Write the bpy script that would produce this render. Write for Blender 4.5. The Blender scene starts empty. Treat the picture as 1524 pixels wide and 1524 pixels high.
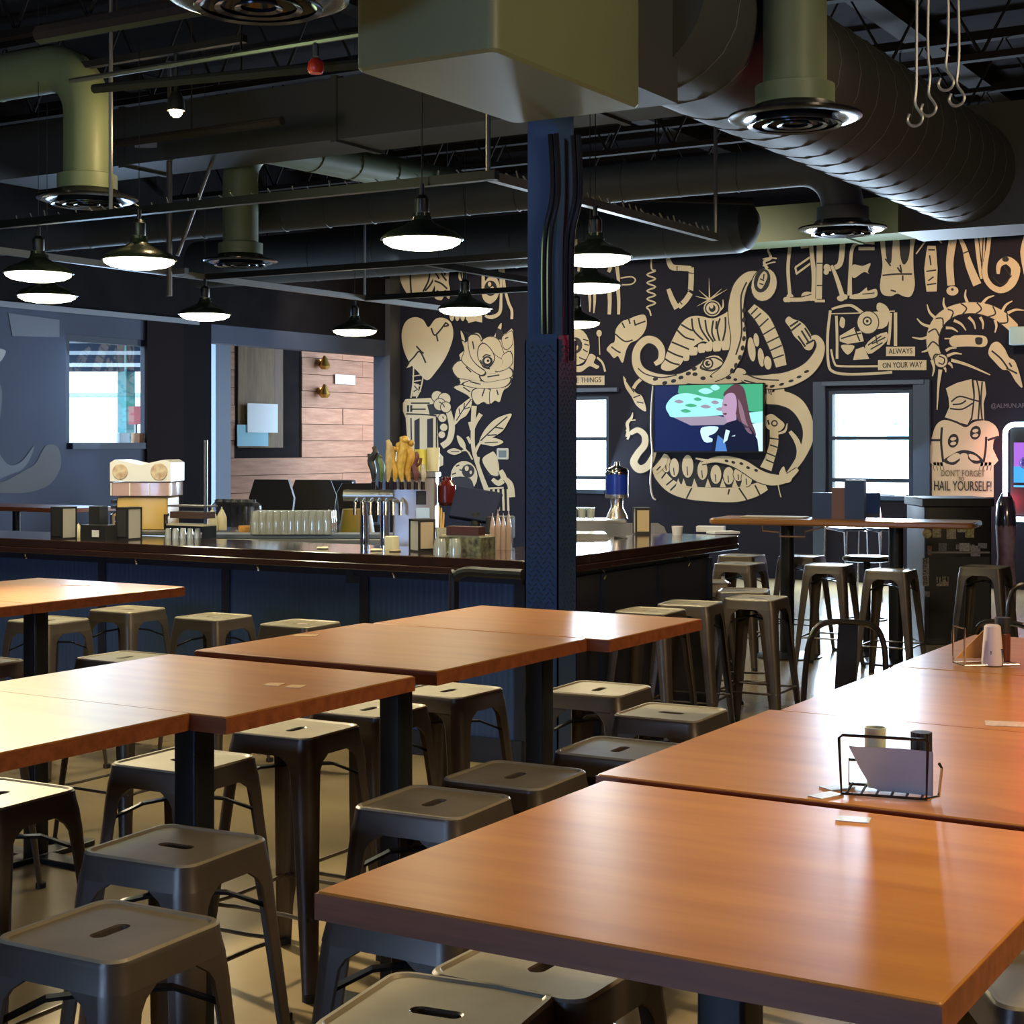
import bpy, bmesh, math, random
from mathutils import Vector, Matrix
random.seed(7)
PI = math.pi
sc = bpy.context.scene

# ------------------------------------------------------------------ camera, world, light
F, CX, HY, CH = 2395.0, 762.0, 660.0, 1.65      # focal length and horizon in photo pixels, eye height
YAW = math.radians(31)
CA, SA = math.cos(YAW), math.sin(YAW)
cam_d = bpy.data.cameras.new('camera'); cam = bpy.data.objects.new('camera', cam_d)
sc.collection.objects.link(cam); sc.camera = cam
cam.location = (0, 0, CH); cam.rotation_euler = (PI/2, 0, YAW)
cam_d.sensor_width = 36; cam_d.lens = 36*F/1524; cam_d.shift_y = -(762-HY)/1524
cam_d.clip_start = .05; cam_d.clip_end = 300

w = bpy.data.worlds.new('world'); sc.world = w; w.use_nodes = True
nt = w.node_tree; bg = nt.nodes['Background']
bg.inputs['Color'].default_value = (.62, .82, 1, 1); bg.inputs['Strength'].default_value = 6.0
sc.view_settings.view_transform = 'Standard'; sc.view_settings.look = 'None'
sc.view_settings.gamma = 1; sc.view_settings.use_curve_mapping = False
sc.view_settings.exposure = 0.6
sc.cycles.max_bounces = 6; sc.cycles.diffuse_bounces = 3; sc.cycles.glossy_bounces = 3
sc.cycles.transparent_max_bounces = 12; sc.cycles.transmission_bounces = 3
sc.cycles.sample_clamp_indirect = 4; sc.cycles.use_denoising = True
sc.cycles.caustics_reflective = False; sc.cycles.caustics_refractive = False

def light(name, kind, loc, power, color, target=None, size=.5, size_y=None, spot=None, blend=.5):
    d = bpy.data.lights.new(name, kind); d.energy = power; d.color = color
    if kind == 'AREA':
        d.size = size
        if size_y: d.shape = 'RECTANGLE'; d.size_y = size_y
    else:
        d.shadow_soft_size = size
    if spot: d.spot_size = math.radians(spot); d.spot_blend = blend
    o = bpy.data.objects.new(name, d); sc.collection.objects.link(o); o.location = loc
    if target is not None:
        o.rotation_euler = (Vector(target)-Vector(loc)).to_track_quat('-Z', 'Y').to_euler()
    return o
WARM = (1, .78, .48); DAY = (.45, .66, 1)
# daylight that falls in through the windows (mural wall, wall behind the viewer, patio)
light('daylight_behind', 'AREA', (-3.3, -4.8, 1.6), 100, (.25, .48, 1), (-4.6, 4, .8), 2.4, 1.3)
light('daylight_mural_window', 'AREA', (-6.17, 18.38, 1.66), 330, (.62, .8, 1), (-5.0, 8, .2), .95, 1.2)
light('daylight_bar_window', 'AREA', (-9.94, 18.38, 1.7), 150, (.62, .8, 1), (-7.0, 8, 0.6), .6, 1.1)
light('daylight_side_window', 'AREA', (-12.85, 12.9, 2.2), 28, (.45, .68, 1), (-6, 9, .8), 1.0, 1.1)
light('daylight_patio', 'AREA', (-13.6, 21.2, 2.5), 18, (1, .80, .74), (-14.4, 17.5, 1.6), 1.2, 1.4)
# unseen fill lights added over the tables, above and behind the viewer
for i, (x, y) in enumerate(((-4.0, 3.2), (-6.0, 4.0), (-.2, 1.2), (-1.9, 7.4), (1.2, 5.5), (-8.2, 4.6))):
    light('ceiling_fill', 'SPOT', (x, y, 4.3), (15, 50, 25, 60, 45, 90)[i], WARM, (x, y, 0), .2, spot=100, blend=.6)
light('wall_washer', 'SPOT', (-3.4, 15.6, 3.86), 170, (1, .50, .22), (-3.9, 18.5, 3.75), .08, spot=70, blend=.9)
for k, (x, p) in enumerate(((-4.4, 150), (-7.4, 230), (-10.4, 260), (-12.2, 140))):
    light('mural_fill_spot', 'SPOT', (x, 15.3, 3.86), p*.6, (1, .86, .66), (x, 18.5, 2.2), .1, spot=110, blend=.9)  # unseen spots added to light the mural evenly
    light('slate_wall_fill', 'SPOT', (-9.6, 6+k*2.6, 3.6), 30, (.75, .85, 1), (-13, 7+k*2.8, 1.9), .1, spot=100, blend=.9)  # unseen bluish spots added to lift the left wall
light('side_fill', 'AREA', (2.6, 3.2, 3.5), 95, (1, .78, .48), (-3, 6.2, 2.0), 1.2)  # unseen warm fill added from the right for duct and table sides
light('table_fill', 'SPOT', (.9, 3.6, 4.4), 420, (1, .74, .40), (-.45, 2.9, 1.0), .3, spot=46, blend=.9)  # unseen fill added to warm the near tabletops
light('row_fill', 'SPOT', (-6.4, 4.9, 3.2), 950, (1, .84, .55), (-3.0, 3.8, .9), .12, spot=56, blend=.7)  # unseen spot added to brighten the stool seats of the left row
light('corner_fill', 'POINT', (-6.6, 3.4, 3.2), 16, (1, .82, .45), size=.2)  # unseen point light added to brighten the left duct
light('deck_glow', 'POINT', (-6.3, 2.9, 4.7), 9, (1, .55, .28), size=.15)
light('duct_fill', 'POINT', (-5.6, 5.2, 2.6), 16, (.75, 1, .45), size=.3)  # unseen greenish point light added to brighten the ducts

# ------------------------------------------------------------------ pixel rays met with real planes
def ray(px, py):
    u = (px-CX)/F; v = (HY-py)/F
    return Vector((u*CA-SA, u*SA+CA, v))
def atz(px, py, z): r = ray(px, py); return r*((z-CH)/r.z)+Vector((0, 0, CH))
def atY(px, py, Y): r = ray(px, py); return r*(Y/r.y)+Vector((0, 0, CH))
def atX(px, py, X): r = ray(px, py); return r*(X/r.x)+Vector((0, 0, CH))
def atd(px, py, d): return ray(px, py)*d+Vector((0, 0, CH))

# ------------------------------------------------------------------ materials
MATS = {}
def pr(m): return m.node_tree.nodes['Principled BSDF']
def mat(name, col, rough=.5, metal=0, emit=None, es=1, noise=None, bump=0, coat=0, spec=None, nscale=20, alpha=None):
    if name in MATS: return MATS[name]
    m = bpy.data.materials.new(name); m.use_nodes = True; MATS[name] = m
    b = pr(m); b.inputs['Base Color'].default_value = (*col, 1); b.inputs['Roughness'].default_value = rough
    b.inputs['Metallic'].default_value = metal
    if coat: b.inputs['Coat Weight'].default_value = coat; b.inputs['Coat Roughness'].default_value = .12
    if spec is not None: b.inputs['Specular IOR Level'].default_value = spec
    if emit: b.inputs['Emission Color'].default_value = (*emit, 1); b.inputs['Emission Strength'].default_value = es
    if noise or bump:
        T = m.node_tree; tc = T.nodes.new('ShaderNodeTexCoord'); n = T.nodes.new('ShaderNodeTexNoise')
        n.inputs['Scale'].default_value = nscale; n.inputs['Detail'].default_value = 5
        T.links.new(tc.outputs['Object'], n.inputs['Vector'])
        if noise:
            r = T.nodes.new('ShaderNodeValToRGB')
            r.color_ramp.elements[0].position = .3; r.color_ramp.elements[1].position = .7
            r.color_ramp.elements[0].color = (*noise, 1); r.color_ramp.elements[1].color = (*col, 1)
            T.links.new(n.outputs['Fac'], r.inputs['Fac']); T.links.new(r.outputs['Color'], b.inputs['Base Color'])
        if bump:
            bp = T.nodes.new('ShaderNodeBump'); bp.inputs['Strength'].default_value = bump; bp.inputs['Distance'].default_value = .01
            T.links.new(n.outputs['Fac'], bp.inputs['Height']); T.links.new(bp.outputs['Normal'], b.inputs['Normal'])
    return m
def wood(name, a, b_, rough=.3, axis=0, scale=3.0, coat=.0, stretch=14):
    if name in MATS: return MATS[name]
    m = bpy.data.materials.new(name); m.use_nodes = True; MATS[name] = m; T = m.node_tree; b = pr(m)
    tc = T.nodes.new('ShaderNodeTexCoord'); mp = T.nodes.new('ShaderNodeMapping'); n = T.nodes.new('ShaderNodeTexNoise')
    s = [stretch]*3; s[axis] = 1.0; mp.inputs['Scale'].default_value = s
    oi = T.nodes.new('ShaderNodeObjectInfo'); ad = T.nodes.new('ShaderNodeVectorMath'); ad.operation = 'MULTIPLY_ADD'
    T.links.new(oi.outputs['Location'], ad.inputs[0]); ad.inputs[1].default_value = (3.1, 2.3, 5.7)
    T.links.new(tc.outputs['Object'], ad.inputs[2]); T.links.new(ad.outputs['Vector'], mp.inputs['Vector'])
    T.links.new(mp.outputs['Vector'], n.inputs['Vector'])
    n.inputs['Scale'].default_value = scale; n.inputs['Detail'].default_value = 7; n.inputs['Roughness'].default_value = .62
    r = T.nodes.new('ShaderNodeValToRGB'); r.color_ramp.elements[0].color = (*a, 1); r.color_ramp.elements[1].color = (*b_, 1)
    r.color_ramp.elements[0].position = .32; r.color_ramp.elements[1].position = .7
    T.links.new(n.outputs['Fac'], r.inputs['Fac'])
    hs = T.nodes.new('ShaderNodeHueSaturation'); mr = T.nodes.new('ShaderNodeMapRange')
    mr.inputs['To Min'].default_value = .86; mr.inputs['To Max'].default_value = 1.14
    T.links.new(oi.outputs['Random'], mr.inputs['Value']); T.links.new(mr.outputs['Result'], hs.inputs['Value'])
    T.links.new(r.outputs['Color'], hs.inputs['Color']); T.links.new(hs.outputs['Color'], b.inputs['Base Color'])
    b.inputs['Roughness'].default_value = rough
    bp = T.nodes.new('ShaderNodeBump'); bp.inputs['Strength'].default_value = .06; bp.inputs['Distance'].default_value = .003
    T.links.new(n.outputs['Fac'], bp.inputs['Height']); T.links.new(bp.outputs['Normal'], b.inputs['Normal'])
    if coat: b.inputs['Coat Weight'].default_value = coat; b.inputs['Coat Roughness'].default_value = .22
    return m
def glass(name, col=(1, 1, 1), refl=.12, rough=.02, see=.85, milk=0):
    if name in MATS: return MATS[name]
    m = bpy.data.materials.new(name); m.use_nodes = True; MATS[name] = m; T = m.node_tree
    T.nodes.remove(pr(m)); out = T.nodes['Material Output']
    dif = T.nodes.new('ShaderNodeBsdfDiffuse'); dif.inputs['Color'].default_value = (.85, .87, .82, 1); md = T.nodes.new('ShaderNodeMixShader'); md.inputs['Fac'].default_value = milk
    tr = T.nodes.new('ShaderNodeBsdfTransparent'); tr.inputs['Color'].default_value = (*[c*see for c in col], 1)
    gl = T.nodes.new('ShaderNodeBsdfGlossy'); gl.inputs['Roughness'].default_value = rough
    fr = T.nodes.new('ShaderNodeLayerWeight'); fr.inputs['Blend'].default_value = .35
    mr = T.nodes.new('ShaderNodeMapRange'); mr.inputs['To Min'].default_value = refl*.4; mr.inputs['To Max'].default_value = min(.9, refl*4)
    mx = T.nodes.new('ShaderNodeMixShader')
    T.links.new(fr.outputs['Facing'], mr.inputs['Value']); T.links.new(mr.outputs['Result'], mx.inputs['Fac'])
    T.links.new(tr.outputs[0], md.inputs[1]); T.links.new(dif.outputs[0], md.inputs[2]); T.links.new(md.outputs[0], mx.inputs[1]); T.links.new(gl.outputs[0], mx.inputs[2]); T.links.new(mx.outputs[0], out.inputs['Surface'])
    return m

TABLE = wood('table_wood', (.33, .125, .026), (.46, .20, .042), .30, 0, 1.6, .15, 9)
TEDGE = wood('table_edge_wood', (.17, .042, .011), (.29, .08, .024), .4, 0, 3)
def steel_paint():
    m = mat('stool_steel', (.11, .085, .066), .38, .45, noise=(.078, .062, .05), nscale=6, bump=.04); return m
STOOL = steel_paint(); 
RUB = mat('stool_rubber', (.01, .01, .01), .8)
BLACK = mat('black_steel', (.012, .013, .016), .38, .3)
BLK = mat('matte_black', (.012, .012, .014), .55)
NAVY = mat('navy_panel', (.016, .024, .048), .42, noise=(.012, .018, .036), nscale=5)
NAVYW = mat('navy_wall', (.014, .0135, .026), .7, noise=(.011, .011, .021), nscale=2, spec=.2)
SLATE = mat('slate_blue_wall', (.082, .098, .15), .7, noise=(.07, .084, .128), nscale=1.3, spec=.2)
SLATEL = mat('slate_light_paint', (.15, .155, .165), .7, spec=.2)
DARK = mat('ceiling_dark', (.018, .016, .018), .9, noise=(.012, .011, .013), nscale=3, spec=.05)
JOIST = mat('joist_paint', (.022, .02, .02), .85, spec=.15)
DUCT = mat('duct_green_paint', (.16, .20, .115), .5, noise=(.135, .17, .10), nscale=3)
DUCTD = mat('duct_grey_paint', (.045, .052, .052), .6, noise=(.045, .051, .055), nscale=2)
DIFF = mat('diffuser_black', (.02, .02, .025), .2, .5)
BARTOP = mat('bar_top_gloss', (.035, .016, .012), .12, coat=.6, noise=(.02, .011, .01), nscale=9)
STEEL = mat('stainless_steel', (.5, .5, .5), .3, .9)
STEELD = mat('dull_steel', (.25, .25, .25), .4, .8)
CHROME = mat('chrome', (.75, .75, .78), .12, 1)
CREAM = mat('mural_cream', (.66, .56, .39), .7, noise=(.6, .5, .345), nscale=2.5)
INK = mat('mural_ink', (.012, .011, .017), .65)
WHITE = mat('white_plastic', (.72, .7, .66), .4)
PAPER = mat('paper_white', (.66, .66, .68), .7)
GLASS = glass('window_glass'); TUMB = glass('tumbler_glass', (.93, .97, .95), .25, .05, .9, .34)
SHADE = mat('shade_enamel', (.02, .03, .022), .25, .2)
LENS = mat('lamp_lens', (1, 1, 1), .5, emit=(1, .95, .66), es=9)

# ------------------------------------------------------------------ mesh tools
class MB:
    def __init__(s): s.v = []; s.f = []; s.m = []; s.mi = 0
    def add(s, vs, fs):
        o = len(s.v); s.v += [tuple(v) for v in vs]; s.f += [tuple(i+o for i in f) for f in fs]; s.m += [s.mi]*len(fs); return s
    def box(s, x0, x1, y0, y1, z0, z1):
        vs = [(x, y, z) for z in (z0, z1) for x, y in ((x0, y0), (x1, y0), (x1, y1), (x0, y1))]
        return s.add(vs, [(3, 2, 1, 0), (4, 5, 6, 7), (0, 1, 5, 4), (1, 2, 6, 5), (2, 3, 7, 6), (3, 0, 4, 7)])
    def cbox(s, c, d): return s.box(c[0]-d[0]/2, c[0]+d[0]/2, c[1]-d[1]/2, c[1]+d[1]/2, c[2]-d[2]/2, c[2]+d[2]/2)
    def rbox(s, x0, x1, y0, y1, z0, z1, r=.01, n=3):     # box with rounded vertical corners and a softened top and bottom
        pts = []
        for cx, cy, a0 in ((x1-r, y1-r, 0), (x0+r, y1-r, 90), (x0+r, y0+r, 180), (x1-r, y0+r, 270)):
            for k in range(n+1):
                a = math.radians(a0+90*k/n); pts.append((cx, cy, math.cos(a), math.sin(a)))
        e = min(r*.35, (z1-z0)*.25); rings = [(z0, r-e), (z0+e, r), (z1-e, r), (z1, r-e)]
        N = len(pts); vs = [(cx+ca*q, cy+sa*q, z) for z, q in rings for cx, cy, ca, sa in pts]; fs = []
        for k in range(3):
            for i in range(N): j = (i+1) % N; fs.append((k*N+i, k*N+j, (k+1)*N+j, (k+1)*N+i))
        fs += [tuple(reversed(range(N))), tuple(range(3*N, 4*N))]
        return s.add(vs, fs)
    def lathe(s, prof, c=(0, 0, 0), n=24, cap0=True, cap1=True):
        vs = []; fs = []
        for r, z in prof:
            for i in range(n): a = 2*PI*i/n; vs.append((c[0]+r*math.cos(a), c[1]+r*math.sin(a), c[2]+z))
        for k in range(len(prof)-1):
            for i in range(n): j = (i+1) % n; fs.append((k*n+i, k*n+j, (k+1)*n+j, (k+1)*n+i))
        if cap0: fs.append(tuple(reversed(range(n))))
        if cap1: fs.append(tuple(range((len(prof)-1)*n, len(prof)*n)))
        return s.add(vs, fs)
    def cyl(s, c, r, h, n=16): return s.lathe([(r, 0), (r, h)], c, n)
    def tube(s, path, r, n=8, closed=False, cap=True):
        P = [Vector(p) for p in path]; R = r if isinstance(r, (list, tuple)) else [r]*len(P)
        vs = []; fs = []; K = len(P); prev = None
        for k, p in enumerate(P):
            if closed: t = P[(k+1) % K]-P[k-1]
            else: t = P[min(k+1, K-1)]-P[max(k-1, 0)]
            t.normalize()
            if prev is None:
                up = Vector((0, 0, 1)) if abs(t.z) < .9 else Vector((1, 0, 0))
                a = t.cross(up).normalized()
            else: a = (prev-t*prev.dot(t)).normalized()
            prev = a; b = t.cross(a)
            for i in range(n): q = 2*PI*i/n; vs.append(p+(a*math.cos(q)+b*math.sin(q))*R[k])
        for k in range(K if closed else K-1):
            for i in range(n):
                j = (i+1) % n; k2 = (k+1) % K; fs.append((k*n+i, k*n+j, k2*n+j, k2*n+i))
        if cap and not closed: fs += [tuple(reversed(range(n))), tuple(range((K-1)*n, K*n))]
        return s.add(vs, fs)
    def prism(s, pts, axis, a, b):         # closed outline swept along an axis
        n = len(pts); m = lambda p, q: (q, p[0], p[1]) if axis == 0 else ((p[0], q, p[1]) if axis == 1 else (p[0], p[1], q))
        vs = [m(p, a) for p in pts]+[m(p, b) for p in pts]
        return s.add(vs, [tuple(reversed(range(n))), tuple(range(n, 2*n))]+[(i, (i+1) % n, n+(i+1) % n, n+i) for i in range(n)])
    def sphere(s, c, r, n=12, m=8, sz=1):
        prof = [(max(r*math.sin(PI*k/m), 1e-4), -r*sz*math.cos(PI*k/m)) for k in range(m+1)]
        return s.lathe(prof, c, n, False, False)
    def build(s, name, mats, parent=None, loc=None, rot=None, smooth=True, fix=True):
        me = bpy.data.meshes.new(name); me.from_pydata(s.v, [], s.f)
        for m in (mats if isinstance(mats, (list, tuple)) else [mats]): me.materials.append(m)
        if any(s.m): me.polygons.foreach_set('material_index', s.m)
        if fix:
            bm = bmesh.new(); bm.from_mesh(me); bmesh.ops.recalc_face_normals(bm, faces=bm.faces); bm.to_mesh(me); bm.free()
        if smooth: me.shade_auto(35) if hasattr(me, 'shade_auto') else smooth_by_angle(me)
        o = bpy.data.objects.new(name, me); sc.collection.objects.link(o)
        if parent: o.parent = parent
        if loc is not None: o.location = loc
        if rot is not None: o.rotation_euler = rot
        return o
def smooth_by_angle(me, ang=math.radians(35)):
    bm = bmesh.new(); bm.from_mesh(me)
    for f in bm.faces: f.smooth = True
    for e in bm.edges:
        if len(e.link_faces) == 2 and e.calc_face_angle(0) > ang: e.smooth = False
        elif len(e.link_faces) != 2: e.smooth = False
    bm.to_mesh(me); bm.free()

def tag(o, label=None, cat=None, group=None, kind=None):
    if label: o['label'] = label
    if cat: o['category'] = cat
    if group: o['group'] = group
    if kind: o['kind'] = kind
    return o
def thing(name, loc, label, cat, group=None, rz=0):
    o = bpy.data.objects.new(name, None); sc.collection.objects.link(o); o.location = loc; o.rotation_euler = (0, 0, rz)
    o.empty_display_size = .1
    return tag(o, label, cat, group)
def struct(o): o['kind'] = 'structure'; return o
def copy_tree(o, parent=None):
    c = o.copy(); sc.collection.objects.link(c)
    if parent: c.parent = parent
    for ch in list(o.children): copy_tree(ch, c)
    return c
def catmull(pts, closed=False, n=6):
    P = [Vector(p) for p in pts]; K = len(P); out = []
    rng = range(K) if closed else range(K-1)
    for i in rng:
        if closed: a, b, c, d = P[i-1], P[i], P[(i+1) % K], P[(i+2) % K]
        else: a, b, c, d = P[max(i-1, 0)], P[i], P[i+1], P[min(i+2, K-1)]
        for k in range(n):
            t = k/n
            out.append(.5*((2*b)+(c-a)*t+(2*a-5*b+4*c-d)*t*t+(3*b-a-3*c+d)*t**3))
    if not closed: out.append(P[-1])
    return out

# ================================================================== THE SETTING
WY, WX = 18.5, -13.02        # mural wall plane, left wall plane
floor_m = mat('polished_concrete', (.31, .235, .125), .24, noise=(.22, .165, .09), nscale=1.4, bump=.05, coat=.15)
struct(MB().box(-17, 4.2, -5.2, 23, -.12, 0).build('floor', floor_m, smooth=False))
struct(MB().box(WX-.2, 4.2, -5.2, WY+.2, 5.3, 5.45).build('ceiling', DARK, smooth=False))
def wall_y(name, Y0, Y1, x0, x1, z1, holes, m):
    b = MB(); xs = x0
    for hx0, hx1, hz0, hz1 in sorted(holes):
        b.box(xs, hx0, Y0, Y1, 0, z1); b.box(hx0, hx1, Y0, Y1, 0, hz0) if hz0 > 0 else None; b.box(hx0, hx1, Y0, Y1, hz1, z1); xs = hx1
    b.box(xs, x1, Y0, Y1, 0, z1); return struct(b.build(name, m, smooth=False))
def wall_x(name, X0, X1, y0, y1, z1, holes, m):
    b = MB(); ys = y0
    for hy0, hy1, hz0, hz1 in sorted(holes):
        b.box(X0, X1, ys, hy0, 0, z1); b.box(X0, X1, hy0, hy1, 0, hz0) if hz0 > 0 else None; b.box(X0, X1, hy0, hy1, hz1, z1); ys = hy1
    b.box(X0, X1, ys, y1, 0, z1); return struct(b.build(name, m, smooth=False))
# mural wall windows, measured on its plane
a, b_ = atY(1232, 583, WY), atY(1358, 745, WY); c, d = atY(846, 592, WY), atY(906, 735, WY)
R1 = (a.x, b_.x, b_.z, a.z+.02); R2 = (c.x-.12, d.x, d.z, c.z+.02)
wall_y('wall_back', WY, WY+.2, WX-.2, 4.2, 5.3, [R1, R2], NAVYW)
wl = atX(98, 497, WX); wr = atX(228, 668, WX)
LW = (wl.y, wr.y, wr.z, wl.z); OP = (14.65, 18.25, 0, 2.86)
wall_x('wall_left', WX-.2, WX, -5.2, WY, 3.08, [LW, OP], SLATE)
struct(MB().box(WX-.2, WX, -5.2, WY, 3.08, 5.3).build('wall_left_upper', DARK, smooth=False))
struct(MB().box(4.0, 4.2, -5.0, WY, 0, 5.3).build('wall_right', NAVYW, smooth=False))
wall_y('wall_front', -5.2, -5.0, WX-.2, 4.2, 5.3, [(-4.6, -2.0, .9, 2.3)], NAVYW)
# thin ledge along the top of the left wall with the torn paint edge
struct(MB().box(WX, WX+.06, 8, 14.4, 3.05, 3.11).build('trim_1', mat('ledge_grey', (.2, .22, .26), .5)))
struct(MB().box(WX, WX+.03, 14.15, 14.64, 0, 3.1).build('trim_2', mat('dark_jamb', (.012, .011, .014), .8, spec=.05)))
struct(MB().box(WX, WX+.04, 13.55, 14.15, 0, 3.06).build('trim_3', mat('dark_brown_panel', (.02, .014, .015), .8, spec=.05)))
struct(MB().box(WX, WX+.08, 18.25, 18.5, 0, 4.2).build('trim_4', mat('grey_post', (.06, .06, .07), .5)))

def window(name, plane, rect, mull_z=(), mull_h=(), fr=.05, col=None, depth=.1):
    """plane ('x'|'y', value): frame with its own rails and one pane for each opening"""
    col = col or mat('window_frame_dark', (.03, .05, .09), .4)
    o = bpy.data.objects.new(name, None); sc.collection.objects.link(o); o['kind'] = 'structure'
    a0, a1, z0, z1 = rect
    o.location = ((a0+a1)/2, plane[1], z0) if plane[0] == 'y' else (plane[1], (a0+a1)/2, z0)
    def bx(nm, u0, u1, q0, q1, d0, d1, m):
        c = (a0+a1)/2; u0 -= c; u1 -= c; q0 -= z0; q1 -= z0
        mb = MB()
        if plane[0] == 'y': mb.box(u0, u1, d0, d1, q0, q1)
        else: mb.box(-d1, -d0, u0, u1, q0, q1)
        return mb.build(nm, m, o, smooth=False)
    d0, d1 = .02, .02+depth
    bx('window_frame', a0, a0+fr, z0, z1, d0, d1, col); bx('window_frame', a1-fr, a1, z0, z1, d0, d1, col)
    bx('window_frame', a0+fr, a1-fr, z1-fr, z1, d0, d1, col); bx('window_sill', a0+fr, a1-fr, z0, z0+fr, -.03, d1, col)
    zs = [z0+fr]+sorted(mull_z)+[z1-fr]
    for zz in mull_z: bx('window_rail', a0+fr, a1-fr, zz-.022, zz+.022, d0, d1, col)
    for i in range(len(zs)-1):
        bx('pane', a0+fr, a1-fr, zs[i]+(.022 if i else 0), zs[i+1]-(.022 if i < len(zs)-2 else 0), .06, .066, GLASS)
    for h in mull_h: bx('window_rail', h-.02, h+.02, z0+fr, z1-fr, .05, .09, col)
    return o
zz = lambda px, py: atY(px, py, WY).z
window('window_1', ('y', WY), R1, [zz(1295, 652), zz(1295, 715)])
window('window_2', ('y', WY), R2, [zz(877, 653), zz(877, 711)])
window('window_3', ('x', WX), LW, [], [], .07, mat('window_frame_blue', (.012, .022, .05), .6))
window('window_4', ('y', -5.0), (-4.6, -2.0, .9, 2.3), [1.6], [-3.3], .06)
# header strips above the two mural-wall windows that catch the daylight
for i, (r, n) in enumerate(((R1, 'trim_5'), (R2, 'trim_6'))):
    struct(MB().box(r[0]-.05, r[1]+.15, WY-.07, WY, r[3]+.05, r[3]+.10).build(n, mat('header_trim', (.10, .13, .2), .3)))
struct(MB().box(atY(1212, 700, WY).x, R1[0]-.02, WY-.05, WY, 0, R1[3]+.1).build('trim_7', mat('blue_casing', (.05, .075, .12), .45)))
struct(MB().box(R1[1]+.02, atY(1385, 700, WY).x, WY-.05, WY, 0, R1[3]+.1).build('trim_8', MATS['blue_casing']))

# outside the windows
GRAY = mat('asphalt', (.35, .36, .38), .8)
o = struct(MB().box(-40, 30, 24, 60, -.4, -.3).build('pavement', mat('bright_pavement', (.75, .76, .78), .9), smooth=False))
o = struct(MB().box(-60, -17.2, -20, 60, -.4, -.3).build('parking_ground', GRAY, smooth=False))
LEAF = mat('hazed_leaf', (.5, .68, .75), .8, noise=(.7, .8, .85), nscale=3)  # leaf and bark colours bleached to paint in outdoor haze and glare
def outdoor_tree(px, py, d, r, label):
    c = atd(px, py, d); t = thing('tree', (c.x, c.y, -.3), label, 'tree', 'trees beyond the parking lot')
    b = MB()
    for k in range(9):
        a = k*2.4; b.sphere((math.cos(a)*r*.6*(k % 3)/2, math.sin(a)*r*.6*(k % 3)/2, c.z+.3+(k-4)*r*.22), r*(.55+.1*(k % 2)), 8, 6)
    b.build('crown', LEAF, t); MB().cyl((0, 0, 0), .15, c.z+.3).build('trunk', mat('hazed_bark', (.75, .85, .9), .9), t)
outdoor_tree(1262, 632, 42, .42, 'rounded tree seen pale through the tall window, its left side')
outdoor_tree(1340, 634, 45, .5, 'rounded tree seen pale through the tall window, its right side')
# left window view: teal post, awning bars, white trailer
p = atd(188, 560, 24)
tag(MB().box(p.x-.09, p.x+.09, p.y-.09, p.y+.09, -.3, 4.2).build('awning_post', mat('teal_paint', (.06, .32, .36), .5)), 'teal square post standing outside the blue wall window', 'post')
t = thing('trailer', (*atd(140, 700, 34).xy, -.3), 'white box trailer parked outside the blue wall window', 'trailer', rz=YAW)
MB().box(-1.6, 1.3, 0, 2, .7, 2.95).build('trailer_body', mat('trailer_white', (.7, .76, .82), .5), t)
MB().box(-1.65, 1.35, -.05, 2.05, 2.95, 3.02).build('trailer_roof', mat('trailer_roof', (.3, .45, .6), .5), t)
for k in (-.9, .7):
    MB().tube([(k, -.03, .35), (k, .25, .35)], .35, 16).build('wheel', BLK, t)
t = thing('patio_awning', (*atd(150, 520, 22).xy, 0), 'dark patio awning with pale rafters seen through the blue wall window', 'awning', rz=YAW)
MB().box(-2.2, 1.6, 1.9, 2.0, 2.72, 3.6).build('valance', mat('awning_blue', (.03, .06, .12), .7), t); MB().box(-2.2, 1.6, -.2, 2, 3.5, 3.6).build('awning_roof', MATS['awning_blue'], t)
for k, zq in enumerate((2.70, 2.9, 3.1)):
    MB().box(-1.6, 1.2, k*.6, k*.6+.08, zq, zq+.05).build('rafter', mat('rafter_pale', (.5, .6, .7), .6), t)
p = atd(200, 618, 23)
tag(MB().box(p.x-.12, p.x+.12, p.y, p.y+.05, p.z-.13, p.z+.13).build('parking_sign', mat('sign_red', (.35, .06, .07), .6)), 'small dark red square sign outside the blue wall window', 'sign')
MB().box(-.02, .02, 0, .03, -p.z-.3, -.13).build('sign_post', STEELD, bpy.data.objects['parking_sign'], loc=(p.x, p.y+.01, p.z))
for px_, c_, l_, n_ in ((159+8, (.55, .7, .8), 'pale blue carton on the blue window sill', 'carton'), (206, (.62, .35, .2), 'orange carton on the blue window sill', 'carton')):
    q = atX(px_ if px_ > 200 else 184, 660, WX-.05)
    tag(MB().rbox(-.03, .03, -.075, .075, 0, .13, .006).build('carton', mat('carton_%d' % int(px_), c_, .6), loc=(WX-.06, q.y, LW[2]+.05)), l_, 'box')

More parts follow.
